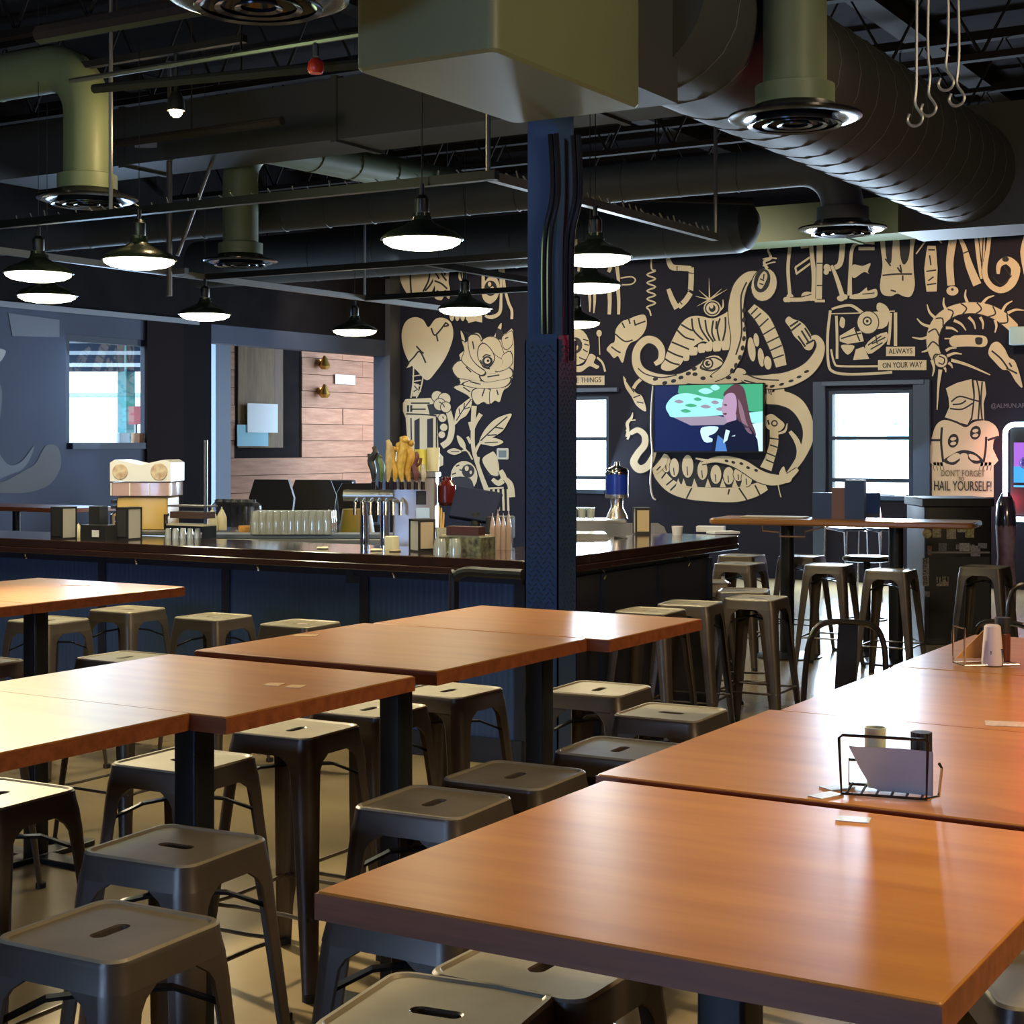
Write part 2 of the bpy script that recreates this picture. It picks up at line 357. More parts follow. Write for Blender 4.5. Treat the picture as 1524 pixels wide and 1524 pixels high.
# ---- patio room behind the opening: every plank its own board
PX = -14.62
plank_a = wood('plank_warm', (.30, .13, .075), (.46, .235, .145), .65, 1, 2.5, stretch=9)
plank_b = wood('plank_dark', (.10, .055, .035), (.17, .10, .06), .65, 2, 2.5, stretch=9)
pw = bpy.data.objects.new('wall_patio', None); sc.collection.objects.link(pw); pw['kind'] = 'structure'; pw.location = (PX, 18, 0)
y0w, y1w = 16.95, 18.42; zw0 = 1.57
for k in range(14):
    z0, z1 = k*.242, k*.242+.234
    segs = [(16.3, 21.6)] if z1 < zw0+.05 else [(16.3, y0w), (y1w, 21.6)]
    for s0, s1 in segs:
        cuts = [s0]+[c for c in (15.3+.9*(k*37 % 5)/2, 19.4+.5*(k*23 % 4)) if s0+.3 < c < s1-.3]+[s1]
        for i in range(len(cuts)-1):
            j = random.uniform(-.006, .006)
            MB().box(-.03, j, cuts[i]+.004-18, cuts[i+1]-.004-18, z0, z1).build('plank', plank_a, pw, smooth=False)
MB().box(-.1, -.03, -1.7, 3.6, 0, 3.4).build('backing', DARK, pw, smooth=False)
for k in range(7):
    y = y0w+.09+k*(y1w-y0w-.12)/7
    if k < 5: MB().box(-.03, -.012, y-18, y+.195-18, zw0+.02, 3.3).build('plank', wood('plank_tan', (.13, .085, .045), (.24, .165, .09), .7, 2, 2.5, stretch=9) if k < 4 else plank_b, pw, smooth=False)
struct(MB().box(-14.7, WX-.2, 21.6, 21.8, 0, 3.5).build('wall_patio_end', plank_a, smooth=False))
struct(MB().box(-14.7, WX-.2, 14.4, 21.8, 3.42, 3.5).build('ceiling_patio', DARK, smooth=False))
struct(MB().box(-14.6, -14.3, 16.2, 16.5, 0, 3.3).build('trim_9', mat('pale_blue_post', (.20, .27, .40), .5), smooth=False))
def at_patio(px, py): return atX(px, py, PX+.02)
a = at_patio(366, 600); b_ = at_patio(411, 644)
tag(MB().box(0, .01, a.y, b_.y, b_.z, a.z).build('paper_sign', mat('paper_bluewhite', (.7, .82, .95), .6), loc=(PX+.04, 0, 0)), 'white paper notice taped in the patio window recess', 'sign')
a = at_patio(352, 632); b_ = at_patio(398, 664)
tag(MB().box(0, .01, a.y, b_.y, b_.z, a.z).build('banner', mat('banner_blue', (.2, .5, .68), .6), loc=(PX+.025, 0, 0)), 'turquoise poster below the white notice in the patio window', 'poster')
a = at_patio(498, 557); b_ = at_patio(528, 573)
tag(MB().box(0, .012, a.y, b_.y, b_.z, a.z).build('wall_plaque', mat('plaque_grey', (.55, .55, .58), .5), loc=(PX+.02, 0, 0)), 'small pale plaque on the orange plank wall', 'sign')
for py_ in (540, 582):
    q = at_patio(475, py_); t = thing('wall_lamp', (PX+.02, q.y, q.z-.1), 'brass wall lamp on the plank wall, %s of the pair' % ('upper' if py_ == 540 else 'lower'), 'lamp', 'brass lamps on the plank wall')
    MB().lathe([(.05, 0), (.09, .05), (.04, .16), (.02, .2)], (.1, 0, 0), 12).build('lamp_shade', mat('brass', (.5, .3, .08), .3, .8), t)
    MB().box(0, .03, -.04, .04, .05, .15).build('wall_plate', MATS['brass'], t)

# ================================================================== CEILING
def duct_path(path, r, name='duct_run', m=DUCT, n=20, seam=.45, parent=None):
    b = MB(); b.tube(path, r, n)
    # raised spiral seams every so often
    P = [Vector(p) for p in path]; L = 0
    for i in range(len(P)-1):
        d = P[i+1]-P[i]; l = d.length
        if l > seam:
            k = int(l/seam)
            for q in range(1, k+1):
                c = P[i]+d*(q/(k+.5)); dn = d.normalized()
                tilt = Vector((0, 0, 1)) if abs(dn.z) < .5 else Vector((1, 0, 0))
                a_ = dn.cross(tilt).normalized(); b2 = dn.cross(a_)
                ring = [c+(a_*math.cos(t)+b2*math.sin(t))*(r+.002)+dn*(.25*r*math.cos(t)) for t in [2*PI*j/20 for j in range(20)]]
                b.tube(ring, .0035, 4, closed=True)
    return b.build(name, m, parent)
def elbow(p, d0, d1, R, n=10):
    """quarter bend that leaves p along d0 and ends along d1"""
    p, d0, d1 = Vector(p), Vector(d0), Vector(d1); c = p+d1*R
    return [c+(-d1*math.cos(t)+d0*math.sin(t))*R for t in [PI/2*k/n for k in range(n+1)]]
def diffuser(parent, loc, R=.29, ductr=.145):
    d = MB().lathe([(ductr+.01, .0), (ductr+.03, 0.0), (R*.72, -.035), (R*.9, -.05), (R, -.045), (R, -.055), (R*.9, -.065), (R*.74, -.06), (ductr, -.03)], loc, 40, False, False).build('diffuser', DIFF, parent)
    for k, q in enumerate((.66, .44, .22)):
        MB().lathe([(R*(q-.12), -.03), (R*q, -.075), (R*(q+.05), -.085), (R*(q+.045), -.09), (R*(q-.02), -.085)], loc, 36, k == 2, False).build('diffuser_ring', mat('diffuser_edge', (.09, .10, .13), .15, .8), d)
    return d
HD = 3.1; DR = .138
def drop(px, py, d, kind, label, m=DUCT, run=2.2, dirn=(-1, 0, 0), up=.8):
    c = atd(px, py, d); c.z = HD
    t = thing('drop_duct', (c.x, c.y, HD), label, 'duct')
    dn = Vector(dirn)
    if kind == 'elbow':
        pth = [(0, 0, .05), (0, 0, up)]+[tuple(q) for q in elbow((0, 0, up), (0, 0, 1), dn, .3)][1:]+[tuple(dn*(.3+run)+Vector((0, 0, up+.3)))]
    else: pth = [(0, 0, .05), (0, 0, up), (0, 0, 2.15)]
    duct_path(pth, DR, 'duct_run', m, parent=t)
    MB().lathe([(DR+.002, .125), (DR+.035, .115), (DR+.035, .03), (DR+.02, .02)], (0, 0, 0), 28, False, False).build('collar', m, t)
    diffuser(t, (0, 0, .03))
    return t
drop(1183, 165, 7.05, 'straight', 'pale green vertical spiral duct with black round diffuser hanging beside the big box duct')
drop(130, 296, 9.4, 'elbow', 'pale green elbow duct bending down over the left lamps', run=2.4, up=.47)
drop(358, 385, 12.6, 'elbow', 'small pale green elbow duct dropping in front of the left rail', run=2.6, up=.62, dirn=(.1, 1, 0))
drop(1254, 330, 10.7, 'elbow', 'dark grey elbow duct ending in diffuser above the mural windows', m=DUCTD, run=8.6, up=.12)
drop(385, -8, 5.15, 'straight', 'black round diffuser cut by the top edge above the red beacon', m=DUCTD)

t = thing('plenum_box', (-3.02, 5.15, 2.95), 'big pale green rectangular duct box above the blue column', 'duct')
c0 = atz(737, 75, 2.95); c1 = atz(972, 160, 2.95); c2 = atz(527, 106, 2.95)
t.location = (c0.x, c0.y, 2.95)
MB().rbox(c2.x-c0.x, 0, 0, c1.y-c0.y, 0, 1.6, .035).build('duct_body', mat('plenum_paint', (.155, .19, .11), .5, noise=(.135, .17, .10), nscale=2), t)
MB().box(c2.x-c0.x+.1, -.08, c1.y-c0.y, c1.y-c0.y+.5, .12, 1.5).build('duct_transition', DUCTD, t)
t = thing('main_duct', (c0.x-.3, c1.y+.5, 3.55), 'large round dark spiral duct running back from the box', 'duct')
duct_path([(0, -.05, 0), (0, .6, 0), (0, 5.2, 0)], .37, 'duct_run', DUCTD, 28, .3, t)
MB().box(-.45, .45, 5.1, 5.7, -.40, .45).build('end_box', DUCTD, t)
t = thing('round_duct', (-12.6, 14.0, 3.7), 'wide round dark duct running along above the mural', 'duct')
xe = atY(1128, 380, 14.0).x
duct_path([(0, 0, 0), (xe+12.6-.5, 0, 0), (xe+12.6-.2, 0, 0)], .27, 'duct_run', DUCTD, 24, .9, t)
MB().lathe([(.27, 0), (.24, .1), (.12, .18), (.01, .2)], (0, 0, 0), 20, False, False).build('duct_cap', DUCTD, t, loc=(xe+12.4, 0, 0), rot=(0, PI/2, 0))
for k in range(4): MB().tube([(1+2.4*k, 0, .26), (1+2.4*k, 0, 1.6)], .008, 5).build('hanger_rod', BLK, t)
t = thing('header_duct', (-4, 17.3, 3.9), 'long green rectangular duct hiding the tops of the painted letters', 'duct')
MB().box(-9, 8, -.3, .3, .02, .42).build('duct_body', mat('header_green', (.10, .125, .06), .55), t, smooth=False)
for k in range(6):
    MB().box(-8+3*k, -7.95+3*k, -.32, .32, 0, .44).build('flange', MATS['header_green'], t, smooth=False)
t = thing('grey_duct', (-9.8, 8.9, 3.75), 'square dark grey duct behind the column top', 'duct')
MB().box(-.4, 6.0, 0, .5, 0, .42).build('duct_body', DUCTD, t, smooth=False)
for k in range(3): MB().box(1+2*k, 1.05+2*k, -.02, .52, -.02, .44).build('flange', DUCTD, t, smooth=False)
# structural beams and bar joists
for k in range(8):
    Y = 1.6+k*2.05
    j = bpy.data.objects.new('ceiling_joist', None); sc.collection.objects.link(j); j['kind'] = 'structure'; j.location = (0, Y, 0)
    MB().box(-12.9, 3.9, -.04, .04, 4.45, 4.50).build('bottom_chord', JOIST, j, smooth=False)
    MB().box(-12.9, 3.9, -.05, .05, 5.1, 5.18).build('top_chord', JOIST, j, smooth=False)
    b = MB(); n = 24
    for i in range(n):
        x = -12.8+i*16.6/n; h = 16.6/n
        b.tube([(x, 0, 4.49), (x+h/2, 0, 5.12), (x+h, 0, 4.49)], .014, 5)
    tag(b.build('joist_webbing', JOIST, j), kind='stuff')
for k in range(4):
    X = -11.5+3.6*k
    struct(MB().box(X, X+.22, -4.9, 18.4, 5.14, 5.29).build('ceiling_purlin', JOIST, smooth=False))

# conduits, braces and the suspended lamp rail around the bar
RAIL = mat('rail_galvanised', (.16, .16, .16), .4, .7)
t = thing('lamp_rail', (0, 0, 2.92), 'dark slotted steel rail frame hung above the bar', 'rail')
def strut(x0, y0, x1, y1, parent=t, m=RAIL, z=0):
    mb = MB()
    if abs(x1-x0) > abs(y1-y0): mb.box(min(x0, x1), max(x0, x1), y0-.022, y0+.022, z, z+.045)
    else: mb.box(x0-.022, x0+.022, min(y0, y1), max(y0, y1), z, z+.045)
    return mb.build('rail_bar', m, parent, smooth=False)
strut(-8.5, 6.6, -4.05, 6.6, m=BLACK); strut(-4.1, 6.6, -4.1, 9.3); strut(-8.5, 6.6, -8.5, 13.2, m=mat('rail_pale', (.3, .3, .29), .4, .5)); strut(-8.5, 9.5, -5, 9.5, m=BLACK); strut(-5.0, 9.1, -5.0, 9.6); strut(-8.5, 11.6, -6.0, 11.6, m=BLACK); strut(-8.5, 9.08, -8.3, 9.08)
strut(-6.45, 9.5, -6.45, 11.7, m=BLACK)
for x, y in ((-8.5, 6.6), (-6.6, 6.6), (-4.1, 9.3), (-8.5, 11.6), (-4.1, 6.6)):
    MB().tube([(x, y, .04), (x, y, 1.56)], .012, 6).build('hanger_rod', RAIL, t)
b = MB()
for i in range(34):
    x = -8.2+i*.12+random.uniform(-.03, .03); b.tube([(x, 6.6, .045), (x+random.uniform(-.02, .02), 6.58, .055+random.random()*.025)], .004, 4)
tag(b.build('zip_tie', mat('zip_tie_pale', (.22, .22, .22), .5), t), kind='stuff')
b = MB()
for i in range(30):
    y = 6.8+i*.083; b.tube([(-4.1, y, .045), (-4.12, y+random.uniform(-.02, .02), .06+random.random()*.03)], .005, 4)
tag(b.build('zip_tie', MATS['zip_tie_pale'], t), kind='stuff')
# angled brace frame at left
t = thing('pipe_brace', (*atd(252, 330, 12.0).xy, 2.7), 'thin grey pipe brace in a V shape under the deck at left', 'brace', rz=YAW)
MB().tube([(0, 0, 0.05), (0, 0, 1.15)], .022, 8).build('pipe', RAIL, t)
MB().tube([(.06, 0, .35), (.36, 0, 1.17)], .015, 8).build('pipe', RAIL, t)
MB().box(-.25, .4, -.03, .03, 1.15, 1.19).build('crossbar', RAIL, t)
MB().box(-.012, .012, -.012, .012, 1.19, 1.8).build('hanger_rod', RAIL, t)
# hanging cable loops at upper right
for i, (px_, y1_, l_) in enumerate(((1362, 165, 'first'), (1382, 150, 'second'), (1408, 112, 'third'), (1424, 135, 'fourth'))):
    base = atd(px_, y1_, 6.3); H = 5.25-base.z
    pts = [(random.uniform(-.01, .01), 0, z) for z in (H, H*.7, H*.4, .25, .1)]+[(0, 0, .03)]+[(.03*math.sin(a)+.0, 0, -.03+.03*math.cos(a)) for a in [k*PI/4 for k in range(1, 8)]]
    tag(MB().tube([tuple(q) for q in catmull(pts, n=3)], .006, 5).build('hanging_cable', mat('cable_grey', (.3, .3, .3), .4, .3), loc=base), 'thin grey cable with looped end hanging from ceiling, %s from the left' % l_, 'cable', 'looped cables hanging by the large duct')
# warm track spot, red beacon
c = atd(262, 165, 9.0); t = thing('track_light', c, 'small bright warm track spot under the ceiling at left', 'lamp')
MB().lathe([(.03, .10), (.045, .06), (.05, 0), (.046, 0), (.04, .05)], (0, 0, 0), 16, True, False).build('lamp_head', BLK, t)
MB().sphere((0, 0, .0), .038, 12, 8).build('bulb', mat('bulb_warm', (1, .9, .6), .5, emit=(1, .78, .35), es=30), t)
MB().tube([(0, 0, .1), (0, 0, .32)], .012, 6).build('stem', BLK, t); MB().box(-1.1, .5, -.02, .02, .32, .36).build('track', JOIST, t, smooth=False)
light('track_spot', 'POINT', (c.x, c.y, c.z-.08), 14, (1, .7, .35), size=.05)
c = atd(470, 103, 7.5); t = thing('alarm_beacon', c, 'small red alarm beacon clipped to a pipe near the ceiling', 'beacon')
MB().lathe([(.03, -.02), (.04, 0), (.036, .03), (.02, .05)], (0, 0, 0), 14).build('red_cover', mat('beacon_red', (.6, .04, .02), .3), t)
MB().tube([(0, 0, .06), (0, 0, .12)], .015, 6).build('bracket', RAIL, t)
MB().tube([(-1.6, 0, .13), (1.1, 0, .13)], .014, 6).build('conduit', RAIL, t)
for n_, a, b_, r_, lab in (('pipe_conduit', (60, 52, 6.8), (300, 8, 6.2), .04, 'brown painted pipe under the deck in the top corner'),
                    ('pipe_conduit', (140, 132, 8.5), (610, 88, 7.4), .025, 'thin grey conduit crossing behind the warm track spot'),
                    ('pipe_conduit', (160, 215, 11), (420, 180, 10.2), .03, 'dim pipe crossing below the warm track spot'),
                    ('pipe_conduit', (840, 290, 13), (1120, 300, 13), .03, 'dark pipe crossing behind the right rail')):
    m0 = (atd(*a)+atd(*b_))/2; tag(MB().tube([atd(*a), atd(*b_)], r_, 8).tube([m0, (m0.x, m0.y, 5.3)], .006, 5).build(n_, JOIST), lab, 'pipe')

# ---- pendant lamps
def pendant(px, py, label, stem=.25):
    Z = 2.65; c = atz(px, py, Z) 
    t = thing('pendant_lamp', (c.x, c.y, Z), label, 'lamp', 'pendant lamps around the bar')
    return t
pend_proto = {}
def pendant_parts(t):
    if not pend_proto:
        pend_proto['shade'] = MB().lathe([(.197, -.004), (.205, 0), (.20, .01), (.17, .035), (.12, .055), (.06, .085), (.045, .10), (.045, .13), (.0405, .13), (.055, .08), (.115, .05), (.165, .03), (.195, .006)], (0, 0, 0), 40, False, False).build('lamp_shade', SHADE, t)
        pend_proto['lens'] = MB().lathe([(.19, .0), (.187, -.016), (.155, -.034), (.09, -.046), (.001, -.05)], (0, 0, 0), 32, True, False).build('lens', LENS, t)
        pend_proto['socket'] = MB().lathe([(.032, .13), (.036, .14), (.036, .2), (.02, .22)], (0, 0, 0), 16).build('socket', BLACK, t)
        pend_proto['stem'] = MB().tube([(0, 0, .21), (0, 0, .275)], .012, 8).tube([(0, 0, .27), (0, 0, 2.64)], .003, 4).build('stem', BLACK, t)
    else:
        for o in pend_proto.values():
            c = o.copy(); sc.collection.objects.link(c); c.parent = t
for px_, py_, lab, pw_ in ((628, 357, 'green black dome pendant lamp, largest, just beside the column on the bar side', 30),
        (886, 383, 'pendant lamp right of the column, topmost of the three stacked there', 26),
        (878, 425, 'pendant lamp right of the column, middle of the three stacked there', 24),
        (858, 480, 'pendant lamp right of the column, lowest of the three stacked there', 22),
        (692, 460, 'pendant lamp hanging just above the painted heart and rose', 22),
        (528, 492, 'pendant lamp over the plank wall opening, lowest of all', 20),
        (305, 468, 'pendant lamp hanging over the dark jamb beside the blue wall', 22),
        (207, 387, 'pendant lamp hanging below the left elbow duct', 28),
        (57, 407, 'pendant lamp at the left edge of the picture, upper of two', 18),
        (70, 440, 'pendant lamp at the left edge of the picture, lower of two', 16)):
    t = pendant(px_, py_, lab); pendant_parts(t)
    light('pendant_glow', 'SPOT', (t.location.x, t.location.y, 2.59), pw_*3.0, (1, .86, .56), (t.location.x, t.location.y, 0), .16, spot=150, blend=.6)
for o in bpy.data.objects:
    if o.name.startswith('lens') : pass

# ---- column
cx_, cy_ = -3.40, 5.98; s = .078
col = bpy.data.objects.new('column', None); sc.collection.objects.link(col); col['kind'] = 'structure'; col.location = (cx_, cy_, 0)
MB().box(-s+.006, s-.006, -s+.006, s-.006, 0, 5.14).build('post_core', mat('column_paint', (.04, .09, .23), .3), col, smooth=False)
tread = mat('tread_plate', (.04, .085, .21), .3, .25)
T = tread.node_tree; tc = T.nodes.new('ShaderNodeTexCoord'); wv = T.nodes.new('ShaderNodeTexVoronoi'); mp = T.nodes.new('ShaderNodeMapping')
mp.inputs['Scale'].default_value = (38, 38, 30); mp.inputs['Rotation'].default_value = (.0, .0, .785)
T.links.new(tc.outputs['Object'], mp.inputs['Vector']); T.links.new(mp.outputs['Vector'], wv.inputs['Vector']); wv.inputs['Scale'].default_value = 1; wv.inputs['Randomness'].default_value = 0
for nm, bx in (('tread_plate', (-s-.003, s+.003, -s-.003, -s+.003)), ('tread_plate', (s-.003, s+.003, -s-.003, s+.003)), ('tread_plate', (-s-.003, -s+.003, -s-.003, s+.003)), ('tread_plate', (-s-.003, s+.003, s-.003, s+.003))):
    MB().box(*bx, 0, 2.09).build(nm, tread, col, smooth=False)
lug = MB()
for i in range(5):
    for k in range(62):
        u = -s+.02+i*.029+(.0145 if k % 2 else 0); z = .9+k*.019*1.0
        if z > 2.07 or u > s-.008: continue
        an = .7 if (i+k) % 2 else -.7
        du, dz = .008*math.cos(an), .008*math.sin(an)
        lug.tube([(u-du, -s-.004, z-dz), (u+du, -s-.004, z+dz)], .0026, 4)
        lug.tube([(s+.004, u-du, z-dz), (s+.004, u+du, z+dz)], .0026, 4)
tag(lug.build('tread_lug', mat('lug_paint', (.045, .06, .1), .3, .4), col), kind='stuff')
for k, (x, off) in enumerate(((.035, .05), (.062, .05), (.10, .02), (.125, .0))):
    yq = -s-.02 if k < 2 else -.02
    zt = 2.95
    tag(MB().tube([tuple(q) for q in catmull([(x+.02, yq, zt), (x+.03, yq, 2.7), (x-.01, yq, 2.5), (x-.012, yq, 2.11 if k < 3 else 2.0)], n=5)], .012, 8).build('conduit_pipe', mat('conduit_gloss', (.03, .03, .045), .2, .6), loc=(cx_, cy_, 0)), 'black conduit pipe on the blue column, %s' % ('the one nearest the lamps of the bar', 'second from the bar side', 'second from the mural side', 'the one nearest the mural side')[k], 'pipe', 'conduits on the blue column')
MB().box(-.16, .16, -.12, .12, 5.10, 5.14).build('cap_plate', DUCTD, col, smooth=False)


# ================================================================== TABLES
TH = 1.07
def post_base(t, x, y, m=BLACK, sq=True, h=TH-.04, disc=False):
    MB().rbox(x-.036, x+.036, y-.036, y+.036, .02, h-.01, .008).build('table_post', m, t) if sq else MB().cyl((x, y, .02), .036, h-.03, 16).build('table_post', m, t)
    if disc: MB().lathe([(.28, 0), (.28, .008), (.24, .018), (.05, .03)], (x, y, 0), 32).build('table_foot', m, t)
    else: MB().rbox(x-.28, x+.28, y-.045, y+.045, 0, .022, .01).rbox(x-.045, x+.045, y-.28, y+.28, 0, .024, .01).build('table_foot', m, t)
    MB().box(x-.16, x+.16, y-.16, y+.16, h-.012, h).build('top_bracket', m, t)
def high_table(cx, cy, wx, wy, label, rz=0, grp='square high tables'):
    t = thing('high_table', (cx, cy, 0), label, 'table', grp, rz)
    top = MB().rbox(-wx/2, wx/2, -wy/2, wy/2, TH-.038, TH, .006).build('tabletop', [TABLE], t)
    b = MB(); e = .0012
    b.box(-wx/2-e, wx/2+e, -wy/2-e, -wy/2+.012, TH-.037, TH-.003); b.box(-wx/2-e, wx/2+e, wy/2-.012, wy/2+e, TH-.037, TH-.003)
    b.box(-wx/2-e, -wx/2+.012, -wy/2+.012, wy/2-.012, TH-.037, TH-.003); b.box(wx/2-.012, wx/2+e, -wy/2+.012, wy/2-.012, TH-.037, TH-.003)
    b.build('edge_band', TEDGE, t, smooth=False)
    post_base(t, 0, 0)
    return t
def corner_table(px, py, sx, sy, label, wx=.815, wy=.80, rz=0):
    """table whose corner (sx, sy) stands where the photo shows it"""
    c = atz(px, py, TH); r = Matrix.Rotation(rz, 2); off = r @ Vector((-sx*wx/2, -sy*wy/2))
    return high_table(c.x+off.x, c.y+off.y, wx, wy, label, rz)
T1 = corner_table(470, 1326, -1, -1, 'large orange brown wooden high table closest to the viewer')
T2 = corner_table(888, 1152, -1, -1, 'wooden high table carrying the wire caddy with the black bottle')
T3 = corner_table(1159, 1057, -1, -1, 'wooden high table with blue window sheen, third in the row on the right')
T4 = corner_table(1327, 991, -1, -1, 'wooden high table carrying the wire caddy with the orange card, beside metal chairs')
B1 = corner_table(283, 1061, 1, 1, 'wooden high table cut by the left picture edge, the lower one')
B2 = corner_table(617, 1006, 1, 1, 'wooden high table with two small inlaid cards, middle of the left row', wy=.705)
B3 = corner_table(650, 999, 1, -1, 'wooden high table with bright sheen between the two rows, in front of the column', wy=.80)
B4 = corner_table(1044, 921, 1, 1, 'wooden high table nearest the column base with blue window glare', wx=.86, wy=.66)
A1 = corner_table(275, 873, 1, 1, 'wooden high table end in front of the bar at upper left', wx=.84)
A2 = high_table(A1.location.x-.0, A1.location.y-.80-.004, .84, .80, 'wooden high table at the left edge joined to the one before the bar')

# ================================================================== STOOLS
def stool_meshes():
    D = {}
    def rsq(h, r, n=5):
        out = []
        for cx, cy, a0 in ((h-r, h-r, 0), (-h+r, h-r, 90), (-h+r, -h+r, 180), (h-r, -h+r, 270)):
            for k in range(n+1): a = math.radians(a0+90*k/n); out.append((cx+r*math.cos(a), cy+r*math.sin(a)))
        return out
    def slot(hw, hh, n=5):
        out = []
        for cx, cy, a0 in ((hw-hh, 0, 0), (-hw+hh, 0, 90), (-hw+hh, 0, 180), (hw-hh, 0, 270)):
            for k in range(n+1): a = math.radians(a0+90*k/n); out.append((cx+hh*math.cos(a), cy+hh*math.sin(a)))
        return out
    rings = [(slot(.042, .0125), .738), (slot(.042, .0125), .755), (slot(.046, .0165), .758), (rsq(.134, .028), .7585), (rsq(.139, .031), .763), (rsq(.146, .035), .763),
             (rsq(.1505, .037), .758), (rsq(.152, .038), .748), (rsq(.1535, .038), .735), (rsq(.160, .040), .705), (rsq(.1575, .040), .705), (rsq(.150, .036), .735), (rsq(.148, .035), .75)]
    vs = []; fs = []; N = 24
    for pts, z in rings: vs += [(x, y, z) for x, y in pts]
    for k in range(len(rings)-1):
        for i in range(N): j = (i+1) % N; fs.append((k*N+i, k*N+j, (k+1)*N+j, (k+1)*N+i))
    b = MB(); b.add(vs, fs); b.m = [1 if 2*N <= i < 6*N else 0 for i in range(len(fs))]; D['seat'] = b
    # one leg: folded sheet wrapped round a rounded corner
    L = MB(); secs = [(.712, .158, .115), (.70, .160, .100), (.685, .1615, .078), (.665, .164, .066), (.60, .169, .060), (.3, .193, .047), (.02, .2145, .034), (0, .216, .034)]
    rows = []
    for z, h, wd in secs:
        r = .04 if z > .3 else .03
        def prof(off):
            hh = h-off; rr = max(r-off, .006); p = [(hh, hh-wd), (hh, hh-rr-.001)]
            for k in range(5): a = math.radians(90*k/4); p.append((hh-rr+rr*math.cos(a), hh-rr+rr*math.sin(a)))
            return p+[(hh-rr-.001, hh), (hh-wd, hh)]
        rows.append([(x, y, z) for x, y in prof(0)]+[(x, y, z) for x, y in reversed(prof(.004))])
    M = len(rows[0]); vs = [v for r in rows for v in r]; fs = []
    for k in range(len(rows)-1):
        for i in range(M): j = (i+1) % M; fs.append((k*M+i, k*M+j, (k+1)*M+j, (k+1)*M+i))
    fs += [tuple(range(M)), tuple(reversed(range((len(rows)-1)*M, len(rows)*M)))]
    L.add(vs, fs); D['leg'] = L
    F_ = MB(); F_.rbox(.186, .219, .186, .219, -.001, .022, .01); D['foot_cap'] = F_
    R = MB(); h = .197; q = h-.012
    R.tube([(-q, -h+.006, .235), (-q*.5, -h+.02, .235), (q*.5, -h+.02, .235), (q, -h+.006, .235)], .0065, 6); D['footrest'] = R
    X = MB()
    for sg in (1, -1):
        p = [(-.155, -.155*sg, .60), (-.08, -.08*sg, .645), (0, 0, .655+.006*sg), (.08, .08*sg, .645), (.155, .155*sg, .60)]
        for i in range(4):
            a_, b2 = Vector(p[i]), Vector(p[i+1]); n = (b2-a_).cross(Vector((0, 0, 1))).normalized()*.012; u = Vector((0, 0, .0035))
            X.add([a_-n-u, a_+n-u, b2+n-u, b2-n-u, a_-n+u, a_+n+u, b2+n+u, b2-n+u], [(0, 3, 2, 1), (4, 5, 6, 7), (0, 1, 5, 4), (2, 3, 7, 6), (1, 2, 6, 5), (0, 4, 7, 3)])
    D['cross_brace'] = X
    return D
SP = None
def stool_parts(t):
    global SP
    if SP is None:
        D = stool_meshes(); SP = []
        SP.append(D['seat'].build('seat', [STOOL, mat('pale_seat_top', (.30, .265, .19), .42, .15, noise=(.24, .21, .15), nscale=9)], t, fix=True))  # seat top paler than the skirt and legs
        leg = D['leg'].build('leg', STOOL, t); cap = D['foot_cap'].build('foot_cap', RUB, leg); SP.append(leg)
        for k in (1, 2, 3):
            l = leg.copy(); sc.collection.objects.link(l); l.rotation_euler = (0, 0, k*PI/2); c = cap.copy(); sc.collection.objects.link(c); c.parent = l; SP.append(l)
        fr = D['footrest'].build('footrest', STOOL, t); SP.append(fr)
        for k in (1, 2, 3):
            f = fr.copy(); sc.collection.objects.link(f); f.rotation_euler = (0, 0, k*PI/2); SP.append(f)
        SP.append(D['cross_brace'].build('cross_brace', BLACK, t))
    else:
        for o in SP: copy_tree(o, t)
STOOLS = []
def stool(px, py, label, deg=0, grp='gunmetal bar stools'):
    c = atz(px, py, .762)
    t = thing('bar_stool', (c.x, c.y, 0), label, 'stool', grp, math.radians(deg)); stool_parts(t); STOOLS.append(t); return t
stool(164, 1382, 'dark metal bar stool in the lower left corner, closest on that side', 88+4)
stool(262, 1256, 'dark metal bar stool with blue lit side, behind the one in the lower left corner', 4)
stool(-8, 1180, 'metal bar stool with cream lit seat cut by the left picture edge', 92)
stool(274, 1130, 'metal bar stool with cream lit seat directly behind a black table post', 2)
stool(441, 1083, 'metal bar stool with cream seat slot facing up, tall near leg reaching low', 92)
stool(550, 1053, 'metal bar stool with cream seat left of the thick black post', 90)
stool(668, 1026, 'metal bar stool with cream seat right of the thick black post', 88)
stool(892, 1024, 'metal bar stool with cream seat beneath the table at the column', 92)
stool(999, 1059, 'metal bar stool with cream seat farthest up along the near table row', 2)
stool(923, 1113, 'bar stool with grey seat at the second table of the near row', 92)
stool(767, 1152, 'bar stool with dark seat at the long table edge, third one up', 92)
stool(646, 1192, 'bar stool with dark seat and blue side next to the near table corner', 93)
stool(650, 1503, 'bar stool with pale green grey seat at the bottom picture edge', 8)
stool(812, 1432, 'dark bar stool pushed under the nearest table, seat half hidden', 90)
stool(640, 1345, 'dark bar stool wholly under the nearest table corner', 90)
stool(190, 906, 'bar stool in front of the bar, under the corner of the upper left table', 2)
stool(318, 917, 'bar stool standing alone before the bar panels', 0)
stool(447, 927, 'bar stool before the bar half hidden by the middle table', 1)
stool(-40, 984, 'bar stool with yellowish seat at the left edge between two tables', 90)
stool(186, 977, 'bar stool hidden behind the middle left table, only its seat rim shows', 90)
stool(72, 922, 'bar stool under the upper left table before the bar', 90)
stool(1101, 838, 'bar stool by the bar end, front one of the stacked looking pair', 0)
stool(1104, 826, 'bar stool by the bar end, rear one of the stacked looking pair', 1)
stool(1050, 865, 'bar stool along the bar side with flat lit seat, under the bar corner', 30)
stool(1106, 878, 'bar stool just behind the tall open one beside the bar', 18)
